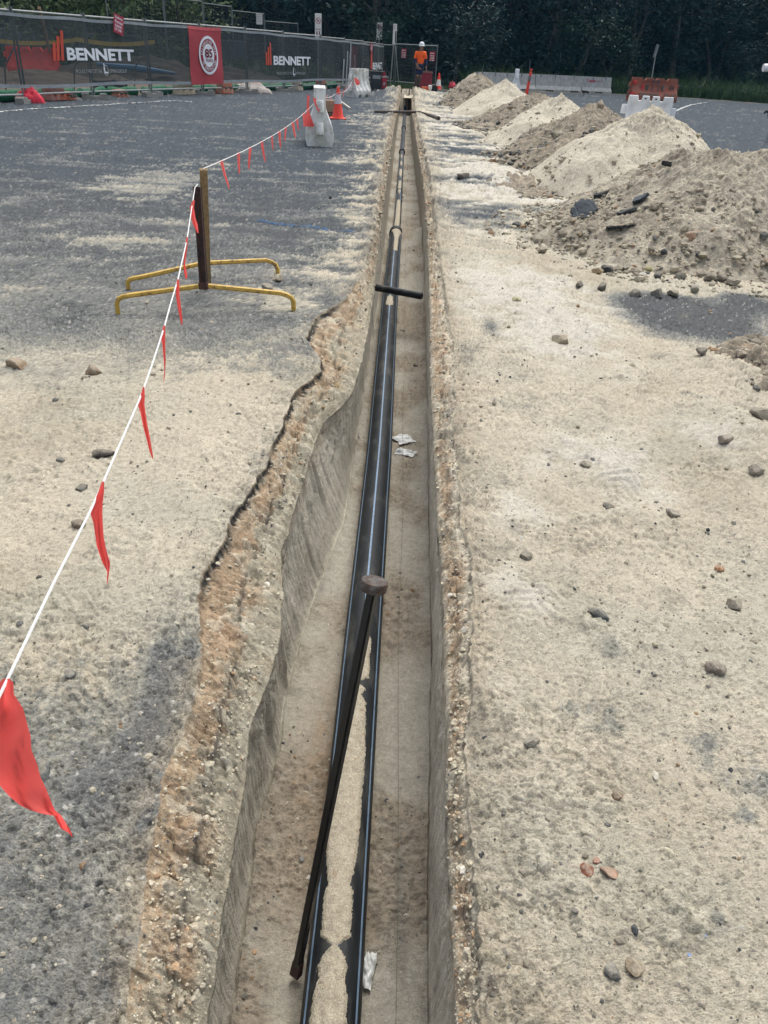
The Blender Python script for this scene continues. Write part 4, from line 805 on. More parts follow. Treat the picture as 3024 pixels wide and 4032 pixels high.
# ============================================================ SITE FENCE
PX = [-1, 52, 335, 573, 786, 966, 1115, 1262, 1356, 1429, 1478, 1505]
PY = [0, 21.5, 24.1, 26.5, 28.9, 31.2, 33.7, 36.4, 39, 41.6, 44, 46.3]
FP = [np.array([-10.55, 18.9])]+[at(x, 203+(x-1512)*.063, y)[:2] for x, y in zip(PX[1:], PY[1:])]
FP = np.array([p[:2] for p in FP]); SEG = np.hypot(*np.diff(FP, axis=0).T); SC = np.concatenate([[0], np.cumsum(SEG)])
FH = np.interp(SC, [SC[0], SC[5], SC[-1]], [2.02, 2.04, 1.86])
def fpt(s):
    x = np.interp(s, SC, FP[:, 0]); y = np.interp(s, SC, FP[:, 1]); i = min(max(int(np.searchsorted(SC, s)-1), 0), len(SEG)-1)
    d = (FP[i+1]-FP[i])/SEG[i]; nrm = np.array([d[1], -d[0]]); return x, y, d, nrm           # nrm points to the camera side
def wave(s, z): return .016*math.sin(s*2.3+z*2)+.008*math.sin(s*5.7-z*3.1)+.004*math.sin(s*11+z*1.3)
def FS(off=.05, wv=1.):
    def f(s, z):
        x, y, d, n = fpt(s); o = off+wv*wave(s, z)*min(1, max(0, (z-.35)*3))*min(1, max(0, (1.95-z)*3)); return (x+n[0]*o, y+n[1]*o, z)
    return f
def at_fence(px, py):
    d = ray(px, py); best = None
    for i in range(len(SEG)):
        a = FP[i]; e = FP[i+1]-a; den = d[0]*e[1]-d[1]*e[0]
        if abs(den) < 1e-9: continue
        t = (a[0]*e[1]-a[1]*e[0])/den; k = (a[0]*d[1]-a[1]*d[0])/den
        if t > 0 and -.001 <= k <= 1.001: best = (SC[i]+k*SEG[i], CAMH+d[2]*t)
    return best
def make_panel(W_, H_, mt=M['galv'], wires=True, dense=True, nm='mesh_fence'):
    r = empty(nm, (0, 0, 0)); b = MB()
    b.tube([(.03, 0, .06), (.03, 0, H_)], .024, 8); b.build('post', M['galv_dark'], r); b = MB(); b.tube([(W_-.03, 0, .06), (W_-.03, 0, H_)], .024, 8); b.build('post', M['galv_dark'], r)
    b = MB(); b.tube([(.03, 0, H_-.07), (W_-.03, 0, H_-.07)], .022, 8); b.build('top_rail', mt, r)
    b = MB(); b.tube([(.03, 0, .19), (W_-.03, 0, .19)], .022, 8); b.build('bottom_rail', mt, r)
    if wires:
        V = []; F_ = []
        def bar(a, c, w_):
            o = len(V); dx, dz = (w_, 0) if a[0] == c[0] else (0, w_)
            for (px_, pz_) in (a, c):
                V.extend([(px_-dx, -.002, pz_-dz), (px_+dx, -.002, pz_+dz), (px_+dx, .002, pz_+dz), (px_-dx, .002, pz_-dz)])
            for k in range(4): F_.append([o+k, o+(k+1) % 4, o+4+(k+1) % 4, o+4+k])
        sx = .075 if dense else .15
        for i in range(1, int(W_/sx)): bar((i*sx, .19), (i*sx, H_-.07), .0022)
        for i in range(1, int((H_-.26)/.15)+1): bar((.03, .19+i*.15), (W_-.03, .19+i*.15), .0022)
        npmesh('wire_mesh', V, F_, M['galv_dark'], r, False)
    return r
where = ['leftmost, partly outside the photo', 'second from the left, behind the first printed name', 'third from the left, right of the first printed name', 'behind the red anniversary banner', 'fifth, just right of the red banner',
         'sixth, left half of the second printed name', 'seventh, up to the post with the no dogs sign', 'eighth, right of the no dogs sign', 'ninth, above the second white barrier', 'tenth, next to last in the row', 'last in the row, beside the small printed name']
for i in range(len(SEG)):
    p = make_panel(float(SEG[i])-.04, float((FH[i]+FH[i+1])/2)); x, y = FP[i]; d = (FP[i+1]-FP[i])/SEG[i]
    p.location = (x+d[0]*.02, y+d[1]*.02, 0); p.rotation_euler = (0, 0, math.atan2(d[1], d[0]))
    tag(p, 'galvanised mesh fence panel, '+where[i], 'fence panel', 'galvanised fence panels of the site fence')
def foot_block(x, y, rz, label, mt=M['concfoot']):
    o = MB(); o.prism([(-.34, 0), (.34, 0), (.34, .12), (.30, .15), (.15, .15), (.12, .09), (-.12, .09), (-.15, .15), (-.30, .15), (-.34, .12)], .23)
    o = o.build('concrete_block', mt); o.location = (x, y, .0); o.rotation_euler = (0, 0, rz)
    return tag(o, label, 'fence foot', 'concrete fence feet')
fl_ = ['under the leftmost fence post, beside the red cloth', 'second from the left, with a scrap of paper on it', 'third from the left, near the end of the white line', 'beneath the red anniversary banner', 'right of the red banner', 'beneath the second printed name', 'left of the near traffic cone top', 'right behind the near traffic cone', 'next to the second white barrier', 'beside the black welder', 'at the end post of the cloth covered fence']
for i in range(1, len(FP)):
    x, y = FP[i]; _, _, d, n = fpt(SC[i]-.01); foot_block(x+n[0]*.05, y+n[1]*.05, math.atan2(d[1], d[0])+[.25, -.9, -.15, -.8, -.8, -.75, .1, .1, .3, .2, .1][i-1], 'grey concrete fence foot '+fl_[i-1])
# back stays of the fence
for i, nm in ((1, 'leftmost fence post'), (2, 'second fence post'), (3, 'post left of the red banner'), (7, 'post with the no dogs sign')):
    x, y = FP[i]; _, _, d, n = fpt(SC[i]-.01); b = MB(); b.tube([(x-n[0]*.03, y-n[1]*.03, 1.25), (x-n[0]*.5, y-n[1]*.5, .75), (x-n[0]*.62, y-n[1]*.62, .1)], .02, 8)
    tag(b.build('brace', M['galv_dark'], None, True), 'bent steel brace seen through the cloth behind the '+nm, 'brace')
# shade cloth
def cloth(name, s0, s1, zt, zb, mt, off, parent, ns=None):
    ns = ns or int((s1-s0)/.05); ss = np.linspace(s0, s1, ns); tt = np.linspace(0, 1, 24); V = []
    for s in ss:
        for t_ in tt: V.append(FS(off)(s, zt(s)*(1-t_)+zb(s)*t_))
    return npmesh(name, V, gridfaces(ns, 24), mt, parent, True)
zt = lambda s: float(np.interp(s, SC, FH))-.15-.02*math.sin(s*1.3)**2; zb = lambda s: .37+.02*math.sin(s*1.1)
s_red0 = at_fence(737, 200)[0]; s_red1 = at_fence(866, 200)[0]
ce = empty('shade_cloth', (FP[0][0], FP[0][1], 0), 0, 'long black see through shade cloth printed with white capitals and red bars', 'banner')
def hang(o, e=None):
    e = e or ce; o.parent = e; o.matrix_parent_inverse = Matrix.Translation(-Vector(e.location)); return o
hang(cloth('cloth', 0, SC[-1], zt, zb, M['cloth'], .055, None))
hang(cloth('hem', 0, SC[-1], lambda s: zt(s)+.035, lambda s: zt(s)-.035, M['hem'], .062, None)); hang(cloth('hem', 0, SC[-1], lambda s: zb(s)+.04, lambda s: zb(s)-.04, M['hem'], .062, None))
fm = FS(.082)
def spanz(x0, y0, x1, y1, x2=None, y2=None):  # bottom-left and top-right of a word on the fence
    a = at_fence(x0, y0); b_ = at_fence(x1, y1); return a, b_
def brand(x0, yb0, yt0, x1, yb1, yt1):       # two ends of the word in the photo: s range and mean z range
    a = at_fence(x0, yb0); a2 = at_fence(x0, yt0); c = at_fence(x1, yb1); c2 = at_fence(x1, yt1); return a[0], c[0], (a[1]+c[1])/2, (a2[1]+c2[1])/2
for k, (w4, bars, sub) in enumerate([((257, 238, 189, 520, 239, 193), [(197, 211, 165, 238), (211, 226, 140, 238), (223, 244, 117, 238)], (290, 290, 273, 492, 284, 272)),
                                     ((1071, 256, 219, 1217, 257, 224), [(1041, 1047, 204, 256), (1048, 1055, 184, 256), (1054, 1063, 167, 256)], (1084, 293, 281, 1197, 294, 284)),
                                     ((1462, 272, 244, 1499, 273, 247), [(1455, 1457, 196, 272), (1457.5, 1460.5, 200, 272)], None)]):
    s0, s1, z0, z1 = brand(*w4); fl2 = Flat().text('BENNETT', s0, s1, z0, z1, .035, .98); hang(fl2.build('lettering', M['print_white'], fm))
    fb = Flat()
    for (xa, xb, ytop, ybot) in bars:
        a = at_fence(xa, ytop); c = at_fence(xb, ybot); wd_ = .105 if k < 2 else .16
        fb.quad([(a[0], a[1]), (a[0]+wd_, a[1]-.02), (c[0], c[1]), (c[0]-wd_, c[1])])
    hang(fb.build('red_bars', M['print_orange'], fm))
    if sub:
        s0, s1, z0, z1 = brand(*sub); Ls = s1-s0; f3 = Flat().text('PROUDLY PART OF THE', s0, s0+Ls*.50, z0, z1, .0)
        hang(f3.build('small_lettering', M['print_grey'], fm)); hang(Flat().text('LIPMAN GROUP', s0+Ls*.64, s1, z0, z1, .0).build('small_lettering', M['print_grey'], fm))
        f4 = Flat(); cx = s0+Ls*.57; h_ = z1-z0; f4.quad([(cx-.05, z0-.01), (cx+.10, z0-.01), (cx+.10, z0+.03), (cx-.05, z0+.03)]); f4.quad([(cx-.05, z0+.03), (cx-.01, z0+.03), (cx-.015, z1+.14), (cx-.05, z1+.14)])
        hang(f4.build('emblem', M['print_white'], fm)); hang(Flat().ringf((cx+.02, (z0+z1)/2+.02), h_*1.0, h_*1.0+.018, 32, 1.25).build('emblem_ring', M['print_grey'], fm))
# large faint bars and rings near the far end
f5 = Flat()
for (xa, xb, yt, yb) in ((1340, 1352, 232, 335), (1354, 1363, 200, 335), (1368, 1375, 168, 335)):
    a = at_fence(xa+5, yt); c = at_fence(xa, yb); f5.quad([(a[0], a[1]), (a[0]+.15, a[1]), (c[0]+.13, c[1]), (c[0], c[1])])
hang(f5.build('grey_bars', M['print_grey'], fm))
a = at_fence(1377, 180); c = at_fence(1402, 180); f6 = Flat().quad([(a[0], 1.65), (c[0], 1.65), (c[0], .5), (a[0], .5)]); hang(f6.build('maroon_panel', mat('maroon_print', (.05, .02, .03), .85, .05, 6), FS(.075)))
mid = at_fence(1378, 245); hang(Flat().ringf((mid[0]+.05, mid[1]), .42, .47, 40, 1.1).build('faint_ring', M['print_grey'], fm))
# red anniversary banner
re_ = empty('anniversary_banner', (*fpt(s_red0)[:2], 0), 0, 'red square banner with white round anniversary emblem hung on the black cloth', 'banner')
hang(cloth('cloth', s_red0, s_red1, lambda s: zt(s)+.04, lambda s: zb(s)-.05, M['redcloth'], .085, None, 40), re_)
hang(cloth('hem', s_red0, s_red1, lambda s: zt(s)+.045, lambda s: zt(s)-.04, mat('pale_red_hem', (.62, .12, .13), .8, .08, 8), .092, None, 40), re_)
cA = at_fence(771, 217); cB = at_fence(848, 220); cT = at_fence(808, 141); cBo = at_fence(808, 293); cc = ((cA[0]+cB[0])/2, (cT[1]+cBo[1])/2); rS = (cB[0]-cA[0])/2; ez = ((cT[1]-cBo[1])/2)/rS
def em(off): 
    f0 = FS(off)
    return lambda s, z: f0(cc[0]+s, cc[1]+z*ez)
hang(Flat().ringf((0, 0), rS*.86, rS).build('emblem_ring', M['print_white'], em(.118)), re_)
hang(Flat().ringf((0, 0), rS*.60, rS*.86).build('emblem_band', mat('band_red', (.26, .015, .03), .85, .05, 6), em(.112)), re_)
hang(Flat().disc((0, 0), rS*.60).build('emblem_disc', M['print_white'], em(.115)), re_)
f7 = Flat().arc_text('CELEBRATING OVER', (0, 0), rS*.72, rS*.17, math.pi*1.0, 0); f7.arc_text('IN CONSTRUCTION', (0, 0), rS*.72, rS*.17, math.pi*1.12, math.pi*1.88, True)
hang(f7.build('curved_lettering', M['print_white'], em(.124)), re_)
f8 = Flat().text('85', -rS*.42, rS*.40, -rS*.12, rS*.34, .03); hang(Flat().text('YEARS', -rS*.40, rS*.42, -rS*.34, -rS*.17, .01).build('lettering', M['print_darkred'], em(.124)), re_); hang(f8.build('lettering', M['print_darkred'], em(.124)), re_)

# small fence signs
def sign_on_fence(name, px, py, w_, h_, rot, label, bg_='sign_red', lines=('Safety', 'Fence', 'Australia', '131 546')):
    a = at_fence(px, py); x, y, d, n = fpt(a[0]); e = empty(name, (x+n[0]*.12, y+n[1]*.12, a[1]), 0, label, 'sign'); e.rotation_euler = (0, 0, math.atan2(d[1], d[0]))
    M2 = Matrix.Rotation(rot, 4, 'Y'); b = MB(); b.box((0, 0, 0), (w_, .012, h_)); o = b.build('plate', M[bg_], e); o.rotation_euler = (0, rot, 0)
    f = Flat(); k = len(lines); hh = h_*.82/k
    for i, t_ in enumerate(lines): f.text(t_, -w_*.40, w_*(.40 if i < 2 else .3), h_*.42-hh*(i+.86)*1.0, h_*.42-hh*i-hh*.10, .02)
    fo = f.build('lettering', M['print_white'], lambda s, z: (s, -.009, z), e); fo.rotation_euler = (0, rot, 0)
    return e
sign_on_fence('fence_sign', 453, 96, .40, .46, R(14), 'tilted small red sign with white lettering at the top of the left fence')
sign_on_fence('fence_sign', 1453, 188, .42, .36, R(30), 'small tilted red and white sign near the far end of the black cloth')
def post_sign(name, px0, px1, pt, pb, Yd, pole_top, pole_px, label, draw, poletilt=0, mt='sign_white'):
    c = at((px0+px1)/2, (pt+pb)/2, Yd); w_ = (px1-px0)/F_PX*(np.dot(c-[0, 0, CAMH], fwd)); h_ = (pb-pt)/F_PX*(np.dot(c-[0, 0, CAMH], fwd))/.86
    e = empty(name, (c[0], Yd, 0), 0, label, 'sign'); b = MB(); b.box((0, 0, c[2]), (w_, .015, h_), None, .003); b.build('plate', M[mt], e)
    b = MB(); b.tube([(poletilt, .035, .0), (0, .035, c[2]+h_*.45)], .03, 8); b.build('pole', M['galv'], e)
    for nm, f, m3 in draw(w_, h_): f.build(nm, M[m3], lambda s, z: (s, -.012, c[2]+z), e)
    return e
def no_dogs(w_, h_):
    r = w_*.40; f = Flat().ringf((0, h_*.2), r*.82, r, 36, 1.); f.add(np.array([(-r*.62, h_*.2+r*.5), (-r*.48, h_*.2+r*.62), (r*.62, h_*.2-r*.5), (r*.48, h_*.2-r*.62)]), [[0, 1, 2, 3]])
    g_ = Flat().add(np.array([(-.5, .15), (-.42, .4), (-.2, .28), (.3, .2), (.5, .35), (.42, .02), (.42, -.45), (.28, -.45), (.24, -.08), (-.1, -.08), (-.16, -.45), (-.3, -.45), (-.32, .02)])*r*.9+np.array([0, h_*.2]), [list(range(13))])
    t_ = Flat().text('DOGS PROHIBITED', -w_*.42, w_*.42, -h_*.18, -h_*.11); t_.quad([(-w_*.3, -h_*.4), (-w_*.05, -h_*.4), (-w_*.15, -h_*.22), (-w_*.25, -h_*.22)]); t_.quad([(w_*.12, -h_*.42), (w_*.28, -h_*.42), (w_*.28, -h_*.22), (w_*.12, -h_*.22)])
    return [('red_ring', f, 'sign_red'), ('dog_symbol', g_, 'print_darkred'), ('lettering', t_, 'print_darkred')]
post_sign('prohibition_sign', 1240, 1266, 66, 137, 37.2, 0, 0, 'white sign with a red ring and dog symbol above the black fence', no_dogs)
def redmarks(w_, h_):
    t_ = Flat().text('2P', -w_*.1, w_*.38, h_*.02, h_*.28, .02); t2 = Flat().text('NO PARKING', -w_*.42, w_*.42, h_*.34, h_*.42)
    return [('lettering', t_, 'sign_red'), ('lettering', t2, 'sign_red')]
post_sign('parking_sign', 1483, 1505, 97, 147, 49, 0, 0, 'small white sign with red characters half hidden by leaves', redmarks)
def sidemarks(w_, h_):
    t_ = Flat().quad([(.02, -h_*.45), (w_*.42, -h_*.45), (w_*.42, h_*.15), (.02, h_*.15)]); q = Flat().text('3T', -w_*.35, w_*.1, h_*.22, h_*.42); return [('dark_patch', t_, 'sign_black'), ('lettering', q, 'sign_red')]
post_sign('narrow_sign', 1547, 1562, 105, 164, 45.5, 0, 0, 'narrow white sign on a leaning steel pole left of the worker', sidemarks, -.12)
b = MB(); q0 = at(1556, 160, 45.5); b.tube([(q0[0]+.28, 46.0, .05), (q0[0]+.02, 45.4, 1.75)], .03, 8); tag(b.build('brace', M['galv'], None, True), 'leaning steel tube crossing the pole of the narrow white sign', 'brace')

# open mesh panels at the gate
def free_panel(p0, p1, H_, label, name='mesh_fence', lean=0.):
    W_ = math.dist(p0, p1); p = make_panel(W_, H_, nm=name); p.location = (p0[0], p0[1], 0); p.rotation_euler = (lean, 0, math.atan2(p1[1]-p0[1], p1[0]-p0[0])); return tag(p, label, 'fence panel')
e_ = FP[-1]; qA = g(1560, 335); gR = np.array([1.40, 43.6])
free_panel((e_[0]+.03, e_[1]+.1), (-.70, 45.9), 1.86, 'bare mesh fence panel between the black cloth and the narrow sign')
free_panel((-.66, 45.6), (gR[0], gR[1]), 1.92, 'bare mesh gate panel behind the worker in orange')
def tiny_sign(px, py, Yd, w_, h_, rz, label):
    c = at(px, py, Yd); e = empty('fence_sign', tuple(c), rz, label, 'sign'); b = MB(); b.box((0, 0, 0), (w_, .01, h_)); b.build('plate', M['sign_red'], e)
    f = Flat()
    for i, t_ in enumerate(('Safety', 'Fence', 'Australia', '131 546')): f.text(t_, -w_*.4, w_*.4, h_*(.44-.24*(i+.9)), h_*(.44-.24*i-.03), .03)
    f.build('lettering', M['sign_white'], lambda s, z: (s, -.008, z), e)
tiny_sign(1590, 210, 45.0, .30, .40, -.6, 'small pinkish red sign on the gate mesh left of the worker')
tiny_sign(1702, 222, 43.55, .31, .40, -.6, 'small pinkish red sign on the gate mesh right of the worker')
foot_block(1.46, 43.5, .3, 'grey concrete fence foot under the right post of the gate panel')

# second fence line behind the first one
fe2 = [(430, 60, 36), (655, 40, 38.5), (806, 42, 41), (918, 45, 43.5), (1043, 60, 46), (1175, 85, 48)]
pp = [at(x, 120+x*.04, y)[:2] for x, y_, y in fe2]
for i in range(len(pp)-1):
    d_ = pp[i+1]-pp[i]; p = make_panel(float(np.hypot(*d_)), [3.05, 3.1, 3.05, 2.9, 2.6][i], M['galv_dark'], True, False); p.location = (pp[i][0], pp[i][1], 0); p.rotation_euler = (0, 0, math.atan2(d_[1], d_[0]))
    tag(p, 'dark tall mesh panel of the rear fence above the cloth, '+['leftmost one', 'second from the left', 'third from the left', 'one behind the white notice', 'rightmost one'][i], 'fence panel', 'rear fence panels inside the site')
c = at(1021, 74, 43.3); e = empty('notice', tuple(c), -.5, 'small white notice hanging on the rear fence', 'notice'); b = MB(); b.box((0, 0, 0), (.36, .01, .46)); b.build('sheet', M['sign_white'], e)
f = Flat()
for i in range(5): f.quad([(-.13, .16-i*.07), (.13, .16-i*.07), (.13, .175-i*.07), (-.13, .175-i*.07)])
f.build('printed_lines', M['print_grey'], lambda s, z: (s, -.008, z), e)

# things on the ground along and behind the fence
def sock(s0, s1, off, label, zz=.13):
    pts = []; rr = []
    for s in np.linspace(s0, s1, 16):
        x, y, d, n = fpt(s); pts.append((x-n[0]*(off+.05*math.sin(s*2)), y-n[1]*off, zz+.01*math.sin(s*3))); rr.append(.125+.018*math.sin(s*5)+.01*math.sin(s*11))
    rr[0] = rr[-1] = .07; b = MB(); b.tube(pts, rr, 12); tag(b.build('sediment_sock', M['green_sock'], None, True), label, 'sediment sock', 'green sediment socks behind the fence')
cuts = [at_fence(x, 340)[0] for x in (15, 205, 345, 470, 590, 700, 790, 880, 970, 1030, 1100, 1190, 1270, 1360)]
nm = ['leftmost one', 'left of the faded pink barrier foot', 'between the first and second foot blocks', 'left of the third foot block', 'right of the third foot block', 'beneath the red banner', 'just right of the red banner', 'left of the pale plastic bags', 'behind the pale plastic bags', 'left of the white plastic foot', 'behind the near white barrier', 'behind the near traffic cone', 'left of the second white barrier']
for i in range(len(cuts)-1): sock(cuts[i]+.08, cuts[i+1]-.08, .45, 'green mesh sediment sock behind the fence, '+nm[i])
def pfoot(px, off, mt, label, w_=.62, h_=.30):
    s = at_fence(px, 340)[0]; x, y, d, n = fpt(s); e = empty('plastic_block', (x-n[0]*off, y-n[1]*off, 0), math.atan2(d[1], d[0]), label, 'barrier foot'); b = MB(); b.box((0, 0, h_*.28), (w_, .40, h_*.52), None, .03, .8); b.box((0, 0, h_*.78), (w_*.85, .30, h_*.44), None, .03, .92)
    b.build('body', mt, e, True); b = MB(); b.box((-w_*.2, -.19, h_*.55), (.10, .06, .06), None, .01); b.box((w_*.2, -.19, h_*.55), (.10, .06, .06), None, .01); b.build('slot', M['slot_shade'], e)
pfoot(238, .25, mat('faded_pink_foot', (.36, .20, .16), .7, .2, 10, col2=(.35, .08, .04), c2scale=5, c2amt=.5), 'faded pink plastic barrier foot behind the left fence', .7, .33)
pfoot(285, .2, M['orange_foot'], 'small orange plastic foot right of the faded pink one', .3, .2)
pfoot(498, .3, M['orange_foot'], 'low orange plastic foot behind the third foot block', .5, .2)
pfoot(745, .25, mat('cream_foot', (.42, .36, .26), .7, .15, 10), 'cream coloured sacks and plastic foot under the red banner', .9, .34)
pfoot(893, .1, M['orange_foot'], 'orange plastic barrier foot right of the red banner', .66, .34)
pfoot(1048, .5, M['orange_foot'], 'pale orange plastic foot behind the plastic bags', .7, .3)
pfoot(1178, .1, mat('white_foot', (.45, .38, .30), .7, .15, 10), 'whitish plastic foot left of the near white barrier', .4, .38)
pfoot(1272, .1, M['orange_foot'], 'brown orange plastic foot above the near white barrier', .6, .38)
# dark crates behind the fence
for px, lb, w2 in ((-5, 'dark plastic crate at the left edge of the photo behind the fence', .5), (520, 'dark plastic crate behind the fence left of the third foot', .9)):
    s = at_fence(px, 330)[0]; x, y, d, n = fpt(s); e = empty('crate', (x-n[0]*.8, y-n[1]*.8, 0), math.atan2(d[1], d[0]), lb, 'crate'); b = MB()
    for z_ in (.03, .14, .25, .36): b.box((0, -.22, z_), (w2, .02, .06)); b.box((0, .22, z_), (w2, .02, .06)); b.box((-w2/2, 0, z_), (.02, .44, .06)); b.box((w2/2, 0, z_), (.02, .44, .06))
    for sx in (-1, 1):
        for sy in (-1, 1): b.box((sx*w2/2, sy*.22, .2), (.05, .05, .42))
    b.build('slatted_body', M['sign_black'], e)
# pale plastic bags
s = at_fence(1000, 350)[0]; x, y, d, n = fpt(s)
def crumple(name, x, y, sx, sy, h_, mt, label, cat, seed, n_=30):
    u, v = np.meshgrid(np.linspace(-1, 1, n_), np.linspace(-1, 1, n_)); rr = np.hypot(u, v); hh = np.clip(1-rr**2, 0, 1)**.5; f_ = ridge(u*2.2+seed, v*2.2, 3, seed)*.3+fbm(u*2, v*2, 3, seed+1)*.5
    Z = h_*hh*(1+f_); X = u*sx*(1+.2*fbm(v*1.5, u+seed, 2, seed+5)); Y = v*sy*(1+.2*fbm(u*1.5, v+seed, 2, seed+6))
    f = gridfaces(n_, n_); ok = (rr.reshape(-1)[f] < 1.05).all(1); o = npmesh(name, np.stack([X, Y, Z], -1).reshape(-1, 3), f[ok], mt, None, True); o.location = (x, y, 0); return tag(o, label, cat)
crumple('plastic_bags', x+n[0]*-.1, y+.0, .75, .4, .26, mat('pale_bags', (.42, .37, .33), .7, .2, 14), 'pale crumpled plastic bags under the fence left of the second white lettering', 'plastic bags', 4)
p = g(118, 405); crumple('red_cloth_heap', p[0], p[1], .36, .24, .26, mat('red_fabric', (.55, .02, .045), .8, .12, 14), 'crumpled bright red cloth heaped on a concrete foot at far left', 'cloth', 9)

# seen through the cloth: shed, red barrier, tapes, soil heaps, tarp
b = MB(); b.box((-22.5, 49, .78), (27, .08, 1.56))
for i in range(52): b.box((-35.3+i*.5, 48.92, .80), (.05, .06, 1.5))
e = empty('hoarding', (-22.5, 49, 0), 0, 'long low grey hoarding seen through the black cloth', 'hoarding'); o = b.build('sheeting', M['shed'], None); o.parent = e; o.matrix_parent_inverse = Matrix.Translation((22.5, -49, 0))
b = MB(); b.box((-22.5, 49, 1.60), (27.1, .16, .07)); o = b.build('capping', M['hem'], None); o.parent = e; o.matrix_parent_inverse = Matrix.Translation((22.5, -49, 0))
for (pxa, pxb) in ((-60, 300), (300, 610)):
    a = at(pxa, 155, 33.5); c = at(pxb, 157+(0 if pxb < 400 else 8), 36.); b = MB(); N_ = 14
    V_ = []; 
    for i in range(N_+1):
        t_ = i/N_; q = a*(1-t_)+c*t_; sag = -.12*math.sin(math.pi*t_); V_ += [(q[0], q[1], q[2]+sag-.07), (q[0], q[1]+.01, q[2]+sag+.07)]
    o = npmesh('warning_tape', V_, [[2*i, 2*i+2, 2*i+3, 2*i+1] for i in range(N_)], M['yellowtape'], None, True); tag(o, 'yellow warning tape strung behind the cloth, '+('left length' if pxa < 0 else 'right length'), 'tape')
def soil(name, px, py, Yd, sx, sy, h_, label, seed, col=(.10, .082, .065)):
    p = at(px, py, Yd); n_ = 60; u, v = np.meshgrid(np.linspace(-1, 1, n_), np.linspace(-1, 1, n_)); r_ = np.hypot(u, v)
    Z = h_*np.clip(1-r_*(1+.3*fbm(u*2+seed, v*2, 3, seed)), 0, 1)**.8*(1+.5*fbm(u*4, v*4, 3, seed+2))-.03
    c_ = np.array(col)*np.ones((n_, n_, 3))*(1+.4*fbm(u*9, v*9, 4, seed+4)[..., None]); o = npmesh(name, np.stack([u*sx, v*sy, Z], -1).reshape(-1, 3), gridfaces(n_, n_), M_GROUND, None, True, c_.reshape(-1, 3)); o.location = (p[0], p[1], 0); tag(o, label, 'soil heap')
soil('soil_heap', 150, 290, 30, 3.4, 2.2, .45, 'low brown soil heap behind the left end of the fence', 5)
soil('soil_heap', 560, 270, 37, 4.5, 2.2, .9, 'dark soil heap behind the fence left of the red banner', 6, (.05, .045, .035))
soil('soil_heap', 900, 280, 40, 3.5, 2.0, .6, 'dark soil heap behind the fence right of the red banner', 7, (.05, .045, .035))
p = at(545, 287, 35); b = MB(); b.tube([(p[0]-1.5, p[1]-.4, .55), (p[0], p[1], .47), (p[0]+1.4, p[1]+.3, .36)], [.07, .13, .05], 8); tag(b.build('rolled_tarp', M['bluetarp'], None, True), 'rolled blue tarp lying on soil behind the fence', 'tarp')
# timber prop leaning on the fence
p = at(155, 40, 23.0); q = at(195, 200, 25.5); b = MB(); b.sqtube([(p[0], p[1], p[2]+.05), (q[0], q[1], q[2])], .07); tag(b.build('timber_prop', M['timber'], None), 'pale timber prop leaning against the left fence top', 'prop')

# ============================================================ WATER BARRIERS
def barrier(name, L=1.2, Hh=.95, wb=.27, wt=.10, nfl=4, mt=None, label='', loc=(0, 0, 0), rz=0, group=None, notch=True):
    e = empty(name, loc, rz, label, 'barrier', group); nu = 97; nz = 34; U = np.linspace(-L/2, L/2, nu); zt_ = np.linspace(0, 1, nz)
    def hw(z, u):
        z_ = z/Hh; base = wb-(wb-wt)*sst(.18, .72, z_); base = base*(1-.10*sst(.12, 0, z_))
        ph = ((u/L+.5)*nfl) % 1; flut = (.5-.5*np.cos(ph*2*np.pi))**1.5; win = sst(.20, .42, z_)*sst(.92, .78, z_); base = base-flut*win*.085*(wb/.27)*(1-.45*z_)
        return np.maximum(base*(1-.0*z_), .03)
    def top(u):
        q = (u/L+.5); t_ = np.zeros_like(q)
        for a_, b_ in ((.0, .22), (.30, .47), (.53, .70), (.78, 1.0)): t_ = np.maximum(t_, sst(a_-.012, a_+.012, q)*sst(b_+.012, b_-.012, q))
        return Hh*(.90+.10*t_)
    def bot(u):
        if not notch: return 0*u
        q = np.abs(u)/L; return .10*sst(.13, .15, q)*sst(.31, .29, q)
    Ug = U[:, None]; zz = bot(Ug)+zt_[None]*(top(Ug)-bot(Ug)); ends = np.minimum(1, (.5-np.abs(Ug)/L)*L/.03+.55)
    W_ = hw(zz, Ug)*np.clip(ends, .55, 1)
    A_ = np.stack([Ug+0*zz, -W_, zz], -1); B_ = np.stack([Ug+0*zz, W_, zz], -1)[:, ::-1]
    ring_ = np.concatenate([A_, B_], 1); n_ = ring_.shape[1]
    f = [gridfaces(nu, n_)]; i = np.arange(nu-1)*n_; f.append(np.stack([i+n_-1, i, i+n_, i+2*n_-1], -1)); f = np.concatenate(f)
    V = ring_.reshape(-1, 3)
    k = np.arange(nz-1); c0 = np.stack([k, k+1, n_-2-k, n_-1-k], -1); c1 = c0[:, ::-1]+(nu-1)*n_; f = np.concatenate([f, c0, c1])
    o = npmesh('shell', V, f, mt, e, True)
    try: o.data.set_sharp_from_angle(angle=R(35))
    except Exception: pass
    # connector lugs on both ends
    for z_ in (.30*Hh, .68*Hh): b = MB(); b.tube([(L/2+.035, 0, z_-.09), (L/2+.035, 0, z_+.09)], .062, 16); b.build('end_lug', mt, e, True)
    for z_ in (.32*Hh, .70*Hh): b = MB(); b.lathe([(.055, z_-.095), (.075, z_-.09), (.066, z_+.085), (.060, z_+.095)], 20, (-L/2-.05, 0, 0)); b.build('end_lug', mt, e, True)
    for k_ in range(2):
        u_ = -L/2+L*(.385+.23*k_); b = MB(); b.box((u_, -wt-.004, Hh*.95), (.04, .01, .035), None, .004); b.build('top_slot', M['slot_shade'], e)
    return e
P1 = g(1262, 575); barrier('water_barrier', 1.25, .93, .255, .105, 4, M['white_pl'], 'weathered white plastic barrier seen end on behind the yellow stand', (P1[0]-.07, P1[1]+.50, 0), R(96))
